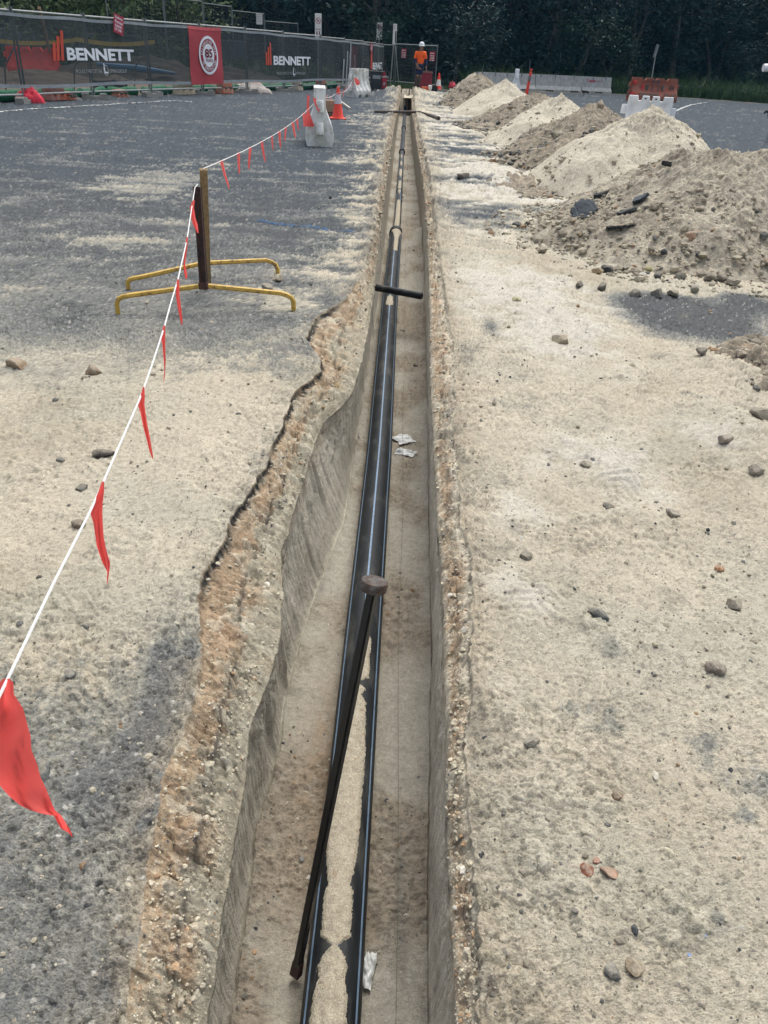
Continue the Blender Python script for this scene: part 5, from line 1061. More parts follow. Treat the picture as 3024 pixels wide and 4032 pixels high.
P2 = g(1420, 384); barrier('water_barrier', .98, .93, .25, .11, 4, M['white_pl'], 'white plastic barrier with vertical flutes beside the black welder', (P2[0]-.10, P2[1]+.25, 0), R(58))
P3 = g(2535, 560); barrier('water_barrier', .98, .94, .25, .11, 3, M['white_clean'], 'clean white castellated barrier half hidden behind the tall sand heap', (P3[0]-.06, P3[1]-.1, 0), R(-16))
p = g(2040, 372); barrier('water_barrier', 1.2, 1.05, .24, .10, 4, M['white_clean'], 'white plastic barrier end standing left of the red bollard', (p[0]+.1, p[1]+2.2, 0), R(84))
# faded red-brown barrier on the right
pa = g(2478, 398); pb = g(2655, 400); pa = np.array([10.75, 42.6]); pb = np.array([13.15, 43.3]); Lr = math.dist(pa, pb)
rb = barrier('water_barrier', Lr, 1.0, .30, .075, 1, M['red_pl'], 'faded red brown plastic barrier on the far asphalt in front of the leaning pole', ((pa[0]+pb[0])/2, (pa[1]+pb[1])/2, 0), math.atan2(pb[1]-pa[1], pb[0]-pa[0]))
def bxs(parent, name, mt, lst):
    b = MB()
    for c_, d_ in lst: b.box(c_, d_, None, .008)
    return b.build(name, mt, parent)
bxs(rb, 'slot', M['slot_shade'], [((-.42, -.135, .60), (.12, .03, .24)), ((.42, -.135, .60), (.10, .03, .24)), ((.60, -.30, .10), (.10, .05, .16)), ((.95, -.30, .06), (.06, .05, .10))]+[((.80+k*.075, -.135, .60), (.025, .03, .26)) for k in range(4)])
bxs(rb, 'red_insert', M['red_bright'], [((-.68, -.14, .60), (.11, .03, .26)), ((-1.13, -.12, .80), (.14, .16, .14)), ((-1.2, -.20, .30), (.18, .16, .16))])
bxs(rb, 'blue_frame', mat('faded_blue', (.10, .09, .12), .8), [((.02, -.118, .92), (.34, .02, .03)), ((.02, -.122, .80), (.34, .02, .03)), ((-.14, -.13, .66), (.03, .02, .5)), ((.18, -.13, .66), (.03, .02, .5))])
bxs(rb, 'skirt', mat('dusty_red', (.30, .17, .13), .8, .15, 8), [((-.35, -.285, .30), (1.05, .05, .16)), ((.62, -.285, .30), (.22, .05, .18)), ((.98, -.285, .28), (.25, .05, .2))])
# red barrier behind the cloth
p = at(130, 235, 36); barrier('water_barrier', 2.0, 1.0, .3, .1, 4, mat('orange_red_barrier', (.75, .05, .03), .5, .1, 6), 'bright red plastic barrier seen through the black cloth at left', (p[0], p[1], 0), R(8))
# dark red board by the worker
e = empty('red_board', (.86, 41.6, 0), -.12, 'dark red plastic board standing against the gate behind the worker', 'board'); b = MB(); b.box((0, 0, .40), (.58, .08, .68), None, .02); b.build('panel', M['dark_red'], e)
b = MB(); b.box((0, 0, .76), (.62, .12, .05), None, .01); b.box((-.22, 0, .04), (.12, .4, .08), None, .01); b.box((.22, 0, .04), (.12, .4, .08), None, .01); b.build('rim', mat('dull_red_rim', (.17, .09, .09), .7), e)

# concrete barriers
def jersey(p0, p1, label, words=None):
    L = math.dist(p0, p1); e = empty('concrete_barrier', (p0[0], p0[1], 0), math.atan2(p1[1]-p0[1], p1[0]-p0[0]), label, 'concrete barrier', 'precast concrete barriers at the far edge')
    pr = [(-.29, 0), (-.29, .09), (-.15, .27), (-.085, .80), (.085, .80), (.15, .27), (.29, .09), (.29, 0)]
    V = []; F_ = []; xs = [0, .55, .56, 1.1, 1.11, L*.5-.6, L*.5-.59, L*.5+.1, L*.5+.11, L-1.2, L-1.19, L-.6, L-.59, L]
    for x in xs: V += [(x+(.03 if x == 0 else 0), a, b_) for a, b_ in pr]
    for i in range(len(xs)-1): F_ += [[i*8+k, i*8+(k+1) % 8, i*8+8+(k+1) % 8, i*8+8+k] for k in range(8)]
    me = bpy.data.meshes.new('body'); me.from_pydata(V, [], F_+[list(range(8)), [len(V)-1-k for k in range(8)]]); me.update(); bm = bmesh.new(); bm.from_mesh(me); bmesh.ops.recalc_face_normals(bm, faces=bm.faces[:]); bm.to_mesh(me); bm.free(); link('body', me, M['concrete'], e)
    for x in (.9, L*.5, L-.9): b = MB(); b.box((x, -.275, .035), (.55, .05, .075), None, .01); b.build('drain_slot', M['slot_shade'], e)
    for x in (.35, 1.3, L*.5, L*.75, L-.4): b = MB(); b.box((x, -.07, .74), (.045, .085, .22)); b.build('lifting_pin', M['galv_dark'], e)
    if words:
        for (txt, x0, x1, z0, z1, bd, mt) in words: Flat().text(txt, x0, x1, z0, z1, bd).build('lettering', M[mt], lambda s, z: (s, -.085-(.80-z)*.1226-.006, z), e)
cA_, cM, cR = np.array([3.6, 46.6]), np.array([7.05, 49.3]), np.array([11.75, 51.4]); Lm = math.dist(cM, cR)
jersey(cM, cR, 'white grey concrete barrier with red lettering, the right long one', [('Coates', Lm-1.72, Lm-1.12, .52, .70, .03, 'sign_red'), ('13 15 52', Lm-1.02, Lm-.62, .54, .63, .01, 'sign_red')])
jersey(cA_, cM-np.array([.04, .03]), 'white grey concrete barrier behind the red bollard, the left one', [('C', 2.75, 2.95, .52, .68, .05, 'sign_red')])

# cones
def cone(name, loc, Hc, label, bands):
    e = empty(name, loc, .2, label, 'traffic cone'); rb_ = Hc*.20; rt = Hc*.045
    b = MB(); w_ = Hc*.27; b.box((0, 0, .016), (w_*2, w_*2, .032), None, .012); b.box((-w_*.8, -w_*.8, .01), (.05, .05, .02)); b.build('base', M['cone'], e)
    rr = lambda z: rb_+(rt-rb_)*(z-.03)/(Hc-.03)
    b = MB(); b.lathe([(rr(.03)*1.08, .03), (rr(.05), .05), (rr(Hc*.5), Hc*.5), (rt, Hc), (rt*.7, Hc+.004)], 32); b.build('body', M['cone'], e, True)
    b = MB(); z0, z1 = bands; b.lathe([(rr(z0)+.001, z0), (rr(z0)+.004, z0+.002), (rr(z1)+.004, z1-.002), (rr(z1)+.001, z1)], 32); b.build('band', M['reflect'] if Hc < .72 else M['reflect'], e, True)
    return e
p = g(1330, 468); cone('traffic_cone', (p[0], p[1], 0), .71, 'orange traffic cone with worn grey band behind the near white barrier', (.34, .55))
p = g(1725, 356); c2 = cone('traffic_cone', (p[0], p[1], 0), .73, 'orange traffic cone with bright white band right of the gate', (.20, .46))
for ch in c2.children:
    if ch.name.startswith('band'): ch.data.materials[0] = M['sign_white']
# bollard
pb_ = g(2070, 385); e = empty('bollard', (pb_[0], pb_[1], 0), 0, 'leaning red bollard with silver band behind the dark clod heap', 'bollard'); e.rotation_euler = (0, R(5), 0)
b = MB(); b.lathe([(.20, 0), (.20, .03), (.15, .06)], 20); b.build('base', M['rubber'], e); b = MB(); b.lathe([(.075, .06), (.062, .55), (.060, .95), (.058, 1.0), (.035, 1.02), (.035, 1.09), (.055, 1.10), (.05, 1.15)], 20); b.build('shaft', M['cone'], e, True)
b = MB(); b.lathe([(.066, .66), (.068, .665), (.066, .86), (.064, .865)], 20); b.build('band', mat('silver_band', (.16, .15, .15), .4), e, True); b = MB(); b.box((.075, -.02, .68), (.03, .02, .16), None, .004); b.build('tape', M['sign_white'], e)
# carton and stick
pc = g(1288, 462); e = empty('carton', (pc[0]-.02, pc[1]+.35, 0), R(2), 'open brown cardboard carton on its side between barrier and cone', 'carton'); b = MB(); wd = .50; b.box((0, .12, .235), (wd, .03, .25)); b.box((0, .26, .36), (wd, .26, .012)); b.box((-wd/2, .12, .16), (.01, .3, .30)); b.box((wd/2, .12, .16), (.01, .3, .30)); b.build('panel', M['card'], e)
b = MB(); b.box((0, .0, .058), (wd*.98, .25, .115)); b.build('dark_side', M['card_dark'], e)
f = Flat().text('FRAGILE', -.12, .16, .03, .08, .01); f.build('lettering', M['card'], lambda s, z: (s, -.128, z), e)
a = g(1345, 415); c_ = g(1381, 428); b = MB(); b.sqtube([(a[0]-.1, a[1]+.4, .10), (c_[0], c_[1]-.3, .02)], .05); tag(b.build('timber_stick', mat('pale_timber', (.52, .48, .40), .8, .1, 20), None), 'pale pointed timber stake lying behind the cone', 'stake')

# welder on wheels
pw = g(1496, 366); e = empty('welder', (pw[0]-.04, pw[1]-.6, 0), R(6), 'black wheeled welding machine with red end panel next to the trench end', 'welding machine')
b = MB(); b.box((-.13, 0, .46), (.42, .50, .58), None, .02, 1.06); b.box((-.24, 0, .09), (.10, .4, .20), None, .01); b.box((.04, 0, .13), (.06, .4, .12)); b.build('body', M['black_body'], e)
b = MB(); b.box((-.16, -.02, .79), (.72, .52, .035), None, .01); b.build('lid', M['sign_black'], e); b = MB(); b.box((.20, -.02, .42), (.20, .46, .46), None, .02); b.box((.17, 0, .73), (.14, .3, .14), None, .02); b.build('red_panel', mat('red_panel', (.30, .015, .03), .5, .1, 10), e)
b = MB(); b.box((.20, -.255, .37), (.09, .012, .09)); b.box((.23, -.255, .62), (.28, .014, .05)); b.build('badge', M['hem'], e); b = MB(); b.box((-.12, -.262, .60), (.33, .012, .13)); b.build('name_plate', mat('plate_grey', (.22, .24, .25), .5), e)
b = MB(); b.tube([(-.12, 0, .80), (-.05, 0, .93), (.03, 0, .95), (.12, 0, .86)], .018, 8); b.build('handle', M['galv'], e, True)
for yy_ in (-.25, .22):
    b = MB(); b.tube([(.30, yy_-.04, .13), (.30, yy_+.04, .13)], .13, 20); wl = b.build('wheel', M['tyre_grey'], e, True); b = MB(); b.tube([(.30, yy_-.047, .13), (.30, yy_-.04, .13)], .05, 12); b.build('hub', M['galv_dark'], None).parent = wl
# cut-off saw near the boots
e = empty('cut_off_saw', (.92, 39.0, 0.03), .1, 'orange and white cut off saw on the ground at the worker boots', 'saw'); b = MB(); b.box((-.10, 0, .15), (.34, .16, .14), None, .02); b.build('housing', mat('saw_orange', (.62, .10, .03), .5), e); b = MB(); b.box((.10, 0, .20), (.16, .18, .16), None, .03); b.build('cover', M['sign_white'], e)
b = MB(); b.tube([(.30, -.03, .15), (.30, .03, .15)], .15, 20); b.build('wheel', M['rubber'], e); b = MB(); b.tube([(-.2, 0, .2), (-.05, 0, .33), (.1, 0, .30)], .015, 8); b.build('handle', M['rubber'], e, True)
# red mesh scrap and tray right of the cone
p = g(1782, 352); crumple('red_bag', p[0], p[1]+.5, .20, .2, .27, mat('red_bag_mat', (.45, .03, .05), .7, .3, 10), 'red crumpled bag left of the farthest heap', 'bag', 15)
b = MB(); b.box((2.0, 39.8, .10), (.1, 1.2, .16)); b.box((1.55, 40.6, .06), (.9, .12, .12)); tag(b.build('kerb_block', M['concfoot'], None), 'grey kerb blocks lying near the far cone', 'kerb block')

# ============================================================ YELLOW STAND
FLf, FRf = g(465, 1236), g(1156, 1222); RLf, RRf = g(505, 1138), g(1094, 1094)
cs = empty('barricade_stand', (-1.25, 5.2, 0), 0, 'rusty yellow barricade stand with a brown upright and a timber stake', 'barricade stand')
def hs(o): o.parent = cs; o.matrix_parent_inverse = Matrix.Translation((1.25, -5.2, 0)); return o
apF = atz(802, 1128, 0); 
def bent(fL, fR, pxL, pyL, apx, apy, pxR, pyR, rr=.016):
    """flat-topped yellow bar with both ends bent down to the ground"""
    zL = None
    def above(px, py, base): # point over the ground place 'base' seen at this pixel row
        d = ray(px, py); t = base[1]/d[1]; return np.array([base[0], base[1], CAMH+d[2]*t])
    A = above(pxL, pyL, fL); B = above(pxR, pyR, fR); A[2] = max(A[2], .08); B[2] = max(B[2], .08)
    mid_ = at(apx, apy, (fL[1]+fR[1])/2)
    pts = [Vector(fL), Vector((fL[0]+.0, fL[1], A[2]*.55)), Vector((fL[0]+.015, fL[1], A[2]*.82)), Vector((fL[0]+.045, fL[1], A[2]*.96)), Vector((fL[0]+.09, fL[1]+.01, A[2]+.004))]
    pts += [Vector(mid_)]
    pts += [Vector((fR[0]-.09, fR[1]+.01, B[2]+.004)), Vector((fR[0]-.045, fR[1], B[2]*.96)), Vector((fR[0]-.015, fR[1], B[2]*.82)), Vector((fR[0], fR[1], B[2]*.55)), Vector(fR)]
    return pts, mid_
pf, mF = bent(FLf, FRf, 475, 1165, 802, 1124, 1140, 1160); pr_, mR = bent(RLf, RRf, 520, 1100, 800, 1036, 1085, 1030)
b = MB(); b.tube(pf, .0165, 6); hs(b.build('front_bar', M['yellow'], None, True)); b = MB(); b.tube(pr_, .0165, 6); hs(b.build('rear_bar', M['yellow'], None, True))
topU = at(776, 735, mF[1]+.05); topT = at(790, 668, mF[1]+.12)
b = MB(); a0 = Vector(mF); a1 = Vector(topU); d_ = (a1-a0).normalized(); rt = d_.to_track_quat('Z', 'X').to_matrix(); mid2 = (a0+a1)/2; Lu = (a1-a0).length
b.box(mid2, (.006, .055, Lu), rt); b.box(mid2+rt@Vector((.022, .020, 0)), (.050, .006, Lu), rt); b.box(mid2+rt@Vector((-.006, -.019, 0)), (.03, .005, Lu), rt); hs(b.build('upright', M['rust_brown'], None))
b = MB(); a0 = Vector((mR[0]+.045, mR[1]-.06, mR[2]-.18)); a1 = Vector(topT)+Vector((.02, .03, 0)); rt = (a1-a0).normalized().to_track_quat('Z', 'X').to_matrix(); b.box((a0+a1)/2-Vector((.010, 0, 0)), (.028, .05, (a1-a0).length), rt, .002, .96); hs(b.build('timber_stake', M['timber'], None))
for i, (q, nm_) in enumerate(((Vector(mF), 'w'), (Vector(mR), 'w'))):
    b = MB(); b.box(q, (.06, .05, .045), None, .006); hs(b.build('weld_bracket', M['rust_brown'], None))

# ============================================================ BUNTING
def flag(rows_, Zd, mt, seed, parent, inv):
    """rows: (y, x left, x right) in the photo, hung at axis depth Zd; gets real folds in depth"""
    V = []; n_ = 7
    for k, (y, xl, xr) in enumerate(rows_):
        for j in range(n_):
            t_ = j/(n_-1); x = xl+(xr-xl)*t_; wv = .014*math.sin(t_*6+k*.5+seed)+.008*math.sin(k*.9+seed*2)+.004*math.sin(t_*14+k*1.7)
            V.append(atz(x*KD, y*KD, Zd+wv*min(1, k*.4)))
    V = np.array(V); nr = len(rows_); F_ = gridfaces(nr, n_); V2 = V[:0]
    o = npmesh('flag', np.concatenate([V, V2]), F_, mt, None, True); o.parent = parent; o.matrix_parent_inverse = Matrix.Translation(inv); return o
def cordpts(a, c, sag, n=24): return [a*(1-t)+c*t-np.array([0, 0, sag*4*t*(1-t)]) for t in np.linspace(0, 1, n)]
def bunting(label, cpts, r=.0022):
    e = empty('bunting', tuple(cpts[0]), 0, label, 'bunting'); inv = -Vector(cpts[0]); b = MB(); b.tube([tuple(p) for p in cpts], r, 6); o = b.build('cord', M['cord'], None, True); o.parent = e; o.matrix_parent_inverse = Matrix.Translation(inv); return e, inv
Aend = atz(-60*KD, 1610*KD, .98); Bend = at(785, 672, mF[1]+.10); ZB = float(np.dot(Bend-[0, 0, CAMH], fwd))
def zat(yD):     # depth of the straight cord where it is seen at this photo row
    ts = np.linspace(0, 1, 400); P_ = Aend[None]*(1-ts)[:, None]+Bend[None]*ts[:, None]; z = (P_-[0, 0, CAMH])@fwd; yy_ = (2016-F_PX*((P_-[0, 0, CAMH])@up)/z)/KD; return float(np.interp(yD, yy_[::-1], z[::-1]))
_c = np.array([(-75, 1655), (-30, 1562), (15, 1470), (60, 1376), (118, 1255), (193, 1108), (221, 1046), (260, 957), (299, 868), (310, 840), (330, 783), (348, 728), (355, 706), (368, 658), (378, 625), (384, 605), (395, 557), (404, 517), (410, 476), (416, 438), (421, 405), (427, 398)])
e1, inv1 = bunting('near white cord with coral red pennants running to the yellow stand', [atz(a_*KD, b_*KD, zat(b_)) for a_, b_ in _c], .0024)
flag([(1466, 8, 20), (1474, -2, 29), (1500, -10, 30), (1530, -14, 50), (1560, -22, 58), (1590, -24, 66), (1620, -24, 68), (1650, -20, 80), (1680, -10, 88), (1700, 2, 98), (1720, 20, 106), (1740, 44, 114), (1752, 70, 120), (1758, 92, 128), (1762, 116, 132), (1780, 126, 144), (1790, 132, 150), (1800, 150, 155), (1808, 155, 157)], zat(1470), M['flag'], 1, e1, inv1)
flag([(1040, 220, 225), (1060, 213, 225), (1085, 203, 222), (1105, 194, 221), (1130, 202, 222), (1160, 206, 224), (1180, 209, 228), (1200, 216, 233), (1215, 221, 238), (1228, 228, 237), (1235, 232, 236), (1250, 231, 234), (1262, 231, 232)], zat(1075), M['flag'], 2, e1, inv1)
flag([(836, 309, 312), (855, 303, 313), (873, 297, 312), (890, 303, 314), (920, 309, 319), (950, 317, 325), (975, 323, 329), (991, 329, 331)], zat(855), M['flag'], 3, e1, inv1)
flag([(703, 353, 357), (728, 347, 357), (745, 351, 357), (780, 354, 358), (800, 355, 357), (812, 354, 356), (826, 353, 354)], zat(715), M['flag'], 4, e1, inv1)
flag([(603, 383, 387), (618, 380, 388), (640, 380, 388), (670, 385, 392), (690, 389, 394), (702, 392, 394)], zat(615), M['flag'], 5, e1, inv1)
flag([(512, 403, 406), (530, 400, 405), (560, 397, 401), (572, 396, 400), (590, 398, 404), (602, 400, 405)], zat(525), M['flag'], 6, e1, inv1)
flag([(432, 417, 421), (448, 410, 419), (470, 413, 422), (485, 417, 427), (503, 426, 429)], zat(445), M['flag'], 7, e1, inv1)
B2 = at(1238, 405, P1[1]+.0); A2 = at(800, 664, mF[1]+.10)
c2p = cordpts(A2, B2, .08, 24); e2, inv2 = bunting('middle length of white cord with narrow pennants from stand to the near white barrier', c2p, .003)
cz = [(float(np.dot(p-[0, 0, CAMH], fwd)), (1512+F_PX*np.dot(p-[0, 0, CAMH], right)/np.dot(p-[0, 0, CAMH], fwd))/KD, (2016-F_PX*np.dot(p-[0, 0, CAMH], up)/np.dot(p-[0, 0, CAMH], fwd))/KD) for p in c2p]
cz = np.array(cz)
for i, (x, ln, dx, wd_) in enumerate([(478, 60, 17, 7), (515, 45, 2, 6.5), (540, 47, -3, 7), (565, 44, 8, 6), (587, 31, 3, 4), (603, 35, 3, 6), (617, 30, -2, 5), (632, 33, 6, 6), (641, 24, 4, 5), (656, 28, 2, 7), (664, 20, -1, 6)]):
    y = float(np.interp(x, cz[:, 1], cz[:, 2])); z = float(np.interp(x, cz[:, 1], cz[:, 0])); flag([(y-1, x-wd_*.5, x+wd_*.5), (y+ln*.15, x-wd_*.4+dx*.1, x+wd_*.55+dx*.1), (y+ln*.5, x-wd_*.35+dx*.45, x+wd_*.35+dx*.45), (y+ln*.85, x-wd_*.25+dx*.85, x+wd_*.3+dx*.85), (y+ln, x+dx-.5, x+dx+.8)], z, M['pink'], i, e2, inv2)
# far length: barrier, cone, second barrier
a = at(1240, 400, P1[1]-.02); a1 = at(1262, 372, P1[1]+.6); c_ = at(1318, 371, 21.3); c2_ = at(1340, 363, 21.3); d2 = at(1388, 314, P2[1]-.1)
cp = cordpts(a1, c_, .06, 12)+cordpts(c_, c2_, 0, 4)[1:]+cordpts(c2_, d2, .12, 16)[1:]; e3, inv3 = bunting('far length of cord with thin pennants looping over the cone to the second barrier', cp, .005)
def q3(px, py, ln, dx, w_, Yd, mt='pink', sd=1):
    zz_ = float(np.dot(at(px, py, Yd)-[0, 0, CAMH], fwd)); x = px/KD; y = py/KD; flag([(y, x-w_/2, x+w_/2), (y+ln*.5, x-w_*.35+dx*.5, x+w_*.4+dx*.5), (y+ln, x+dx-.4, x+dx+.4)], zz_, M[mt], sd, e3, inv3)
q3(1274, 374, 24, 1, 2.6, 17); q3(1288, 375, 14, -5, 1.6, 18.5); q3(1300, 376, 18, 3, 1.4, 20); q3(1269, 373, 14, -1, 3, 16); q3(1352, 356, 14, 0, 1.6, 23); q3(1360, 345, 10, 0, 1.4, 25); q3(1371, 335, 9, 0, 1.2, 27.5); q3(1385, 320, 10, 2, 1.2, 30)
flag([(206, 663.5, 669), (225, 663, 668), (244, 662, 669), (249, 659.5, 671), (262, 657, 675), (272, 655, 679), (273, 655, 679)], float(np.dot(at(1215, 480, P1[1]-.08)-[0, 0, CAMH], fwd))-.06, M['flag'], 4, e3, inv3)
flag([(211, 676, 681), (218, 677, 684), (228, 681, 688), (237, 685, 691), (240, 687, 690)], float(np.dot(at(1235, 400, P1[1]-.1)-[0, 0, CAMH], fwd))-.08, M['pink'], 2, e3, inv3)
flag([(168, 765, 769), (174, 766, 776), (181, 768, 778), (184, 771, 774)], float(np.dot(at(1395, 320, P2[1]-.5)-[0, 0, CAMH], fwd)), M['flag'], 2, e3, inv3)

# ============================================================ PAINT LINES
def ribbon(name, pts, wd, mt, label, z=.012):
    V = []; pts = np.array([np.asarray(p)[:2] for p in pts]); n_ = len(pts)
    for i in range(n_):
        t_ = pts[min(i+1, n_-1)]-pts[max(i-1, 0)]; t_ = t_/np.hypot(*t_); nn = np.array([-t_[1], t_[0]])*wd/2
        for s_ in (-1, 1):
            q = pts[i]+s_*nn; V.append((q[0], q[1], gh(q[0], q[1])+z))
    o = npmesh(name, V, [[2*i, 2*i+1, 2*i+3, 2*i+2] for i in range(n_-1)], mt, None, True); tag(o, label, None, None, 'structure')
def poly(px, n=40):
    P_ = np.array([g(*p)[:2] for p in px]); t_ = np.linspace(0, len(P_)-1, n); return np.stack([np.interp(t_, range(len(P_)), P_[:, 0]), np.interp(t_, range(len(P_)), P_[:, 1])], 1)
ribbon('road_marking', poly([(-60, 446), (120, 430), (300, 420), (520, 407), (640, 399), (700, 398), (755, 402)], 160), .09, M['linepaint'], 'thin worn white parking line in front of the fence', .010)
ribbon('road_marking', poly([(2630, 452), (2660, 438), (2690, 424), (2720, 414), (2760, 407), (2785, 404)], 40), .11, M['linepaint'], 'curved worn white line right of the far barrier', .010)
ribbon('road_marking', poly([(2285, 410), (2330, 411)], 10), .12, M['linepaint'], 'short white line near the bird', .010)
ribbon('spray_marking', poly([(1020, 866), (1080, 880), (1150, 888), (1230, 896), (1300, 910), (1390, 918)], 80), .07, M['bluepaint'], 'smeared blue spray line on the left asphalt', .006)

# ============================================================ WORKER
def skin_body(name, joints, edges, mt, parent, sub=2):
    me = bpy.data.meshes.new(name); me.from_pydata([j[0] for j in joints], edges, []); me.update(); ob = bpy.data.objects.new(name, me); C.objects.link(ob)
    ob.modifiers.new('s', 'SKIN'); 
    for i, j in enumerate(joints):
        sv = me.skin_vertices[0].data[i]; r_ = j[1]; sv.radius = r_ if isinstance(r_, tuple) else (r_, r_); sv.use_root = (i == 0)
    sb = ob.modifiers.new('u', 'SUBSURF'); sb.levels = sub; sb.render_levels = sub
    dg = bpy.context.evaluated_depsgraph_get(); dg.update(); m2 = bpy.data.meshes.new_from_object(ob.evaluated_get(dg)); m2.name = name; bpy.data.objects.remove(ob); m2.materials.clear(); m2.materials.append(mt); m2.shade_smooth()
    o = bpy.data.objects.new(name, m2); C.objects.link(o); o.parent = parent; return o
per = empty('person', (.53, 39.9, .07), R(8), 'person in white hard hat and orange and navy work shirt looking down at the trench', 'person')
# body faces -Y (towards the camera); x right in the photo
J = [((0, 0, .98), (.15, .11)), ((0, 0, 1.15), (.145, .10)), ((0, .01, 1.36), (.17, .11)), ((0, .01, 1.50), (.09, .08)), ((.01, -.01, 1.54), (.064, .066)), ((.015, -.045, 1.61), (.078, .098)), ((.02, -.05, 1.71), (.080, .10)),
     ((-.19, .01, 1.45), .062), ((-.24, .0, 1.19), .048), ((-.20, -.16, 1.02), .038), ((-.10, -.24, .92), .028),
     ((.19, .01, 1.45), .062), ((.25, .02, 1.18), .048), ((.27, -.06, .93), .036), ((.28, -.10, .84), .028),
     ((-.09, 0, .90), .095), ((-.11, -.06, .50), .060), ((-.13, .03, .10), .042), ((-.13, -.10, .045), .040),
     ((.07, .0, .90), .095), ((.02, -.02, .50), .060), ((-.01, .05, .10), .042), ((.02, -.08, .045), .040)]
E_ = [(0, 1), (1, 2), (2, 3), (3, 4), (4, 5), (5, 6), (2, 7), (7, 8), (8, 9), (9, 10), (2, 11), (11, 12), (12, 13), (13, 14), (0, 15), (15, 16), (16, 17), (17, 18), (0, 19), (19, 20), (20, 21), (21, 22)]
skin_body('body', J, E_, M['skin'], per)
def hand(c, d, sgn):
    c = Vector(c); d = Vector(d).normalized(); s_ = d.orthogonal().normalized(); j = [(tuple(c), .020), (tuple(c+d*.05), (.026, .016))]; ed = [(0, 1)]
    for k in range(4):
        b_ = c+d*.07+s_*(k-1.5)*.018; i = len(j); ln = (.07, .08, .075, .06)[k]; j += [(tuple(b_), .009), (tuple(b_+d*ln*.5+Vector((0, -.008, 0))), .008), (tuple(b_+d*ln*.9+Vector((0, -.02, -.004))), .006)]; ed += [(1, i), (i, i+1), (i+1, i+2)]
    i = len(j); j += [(tuple(c+d*.03+s_*.03*sgn), .010), (tuple(c+d*.07+s_*.05*sgn), .008)]; ed += [(0, i), (i, i+1)]
    return skin_body('hand', j, ed, M['skin'], per, 1)
hand((-.10, -.24, .92), (.6, -.3, -.7), 1); hand((.28, -.10, .84), (.05, -.1, -1), -1)
skin_body('shirt', [((0, 0, .99), (.172, .132)), ((0, 0, 1.16), (.178, .135)), ((0, .01, 1.36), (.195, .135)), ((0, .01, 1.49), (.125, .10)), ((-.20, .01, 1.45), .082), ((-.24, .0, 1.20), .078), ((.20, .01, 1.45), .082), ((.25, .01, 1.20), .078)], [(0, 1), (1, 2), (2, 3), (2, 4), (4, 5), (2, 6), (6, 7)], M['hivis'], per)
skin_body('shirt_tail', [((0, 0, 1.08), (.170, .130)), ((0, 0, .95), (.178, .133)), ((0, 0, .78), (.180, .135))], [(0, 1), (1, 2)], M['navy'], per, 1)
skin_body('sleeve', [((-.235, .0, 1.26), .076), ((-.235, -.02, 1.14), .074), ((-.19, -.16, 1.01), .062)], [(0, 1), (1, 2)], M['navy'], per, 1); skin_body('sleeve', [((.24, .01, 1.26), .076), ((.255, .01, 1.14), .074), ((.272, -.06, .93), .060)], [(0, 1), (1, 2)], M['navy'], per, 1)
skin_body('shorts', [((-.01, 0, .92), (.165, .125)), ((-.09, -.01, .80), .112), ((-.11, -.05, .58), .098), ((.07, -.01, .80), .112), ((.03, -.02, .58), .098)], [(0, 1), (1, 2), (0, 3), (3, 4)], M['navy'], per)
skin_body('trouser_leg', [((-.11, -.05, .62), .098), ((-.125, .0, .30), .085), ((-.13, .03, .10), .072)], [(0, 1), (1, 2)], M['trousers'], per, 1); skin_body('trouser_leg', [((.02, -.02, .62), .098), ((.0, .02, .30), .085), ((-.01, .05, .10), .072)], [(0, 1), (1, 2)], M['trousers'], per, 1)
for bx in (-.13, .01): skin_body('boot', [((bx, .05, .14), .062), ((bx, .03, .055), .060), ((bx, -.07, .045), .056), ((bx, -.15, .035), .045)], [(0, 1), (1, 2), (2, 3)], M['boots'], per, 1)
b = MB(); n_ = 24; b.lathe([(.142, 1.715), (.140, 1.722), (.116, 1.735), (.114, 1.78), (.100, 1.83), (.065, 1.868), (.02, 1.88)], n_, (.02, -.045, 0)); o = b.build('hard_hat', M['white_clean'], per, True)
b = MB()
for sx in (-1, 1): b.box((.02+sx*.028, -.142, 1.640), (.018, .008, .010), None, .002)
b.box((.02, -.141, 1.565), (.045, .006, .008), None, .001); b.build('eyes_and_mouth', M['sign_black'], per); b = MB(); b.box((.02, -.150, 1.605), (.020, .03, .04), None, .006, .5); b.build('nose', M['skin'], per)
b = MB(); b.box((-.10, -.175, 1.33), (.12, .012, .10), None, .004); b.box((.10, -.175, 1.33), (.12, .012, .10), None, .004); b.build('shirt_pocket', mat('pocket_orange', (.75, .09, .01), .8), per)

# ============================================================ BIRDS, POSTS, POLES ON THE RIGHT
def bird(px, py, sc_, rz, label):
    p = g(px, py); e = empty('bird', (p[0], p[1], 0), rz, label, 'bird'); e.scale = (sc_,)*3
    skin_body('body', [((0, 0, .36), (.10, .11)), ((.16, 0, .38), (.07, .08)), ((.24, 0, .50), .028), ((.27, 0, .62), .022), ((.30, 0, .66), .026), ((.36, 0, .65), .010), ((-.16, 0, .36), (.06, .08)), ((-.32, 0, .34), (.012, .09)), ((-.42, 0, .22), (.010, .08)),
                       ((.03, .05, .24), .03), ((-.01, .05, .13), .013), ((.02, .05, .01), .012), ((.08, .05, .008), .008), ((.03, -.05, .24), .03), ((-.01, -.05, .13), .013), ((.02, -.05, .01), .012), ((.08, -.05, .008), .008)],
              [(0, 1), (1, 2), (2, 3), (3, 4), (4, 5), (0, 6), (6, 7), (7, 8), (0, 9), (9, 10), (10, 11), (11, 12), (0, 13), (13, 14), (14, 15), (15, 16)], M['bird'], e)
bird(2297, 378, .58, R(165), 'black bird standing in front of the long concrete barrier'); bird(3022, 462, .55, R(20), 'small black bird walking at the right edge of the asphalt')
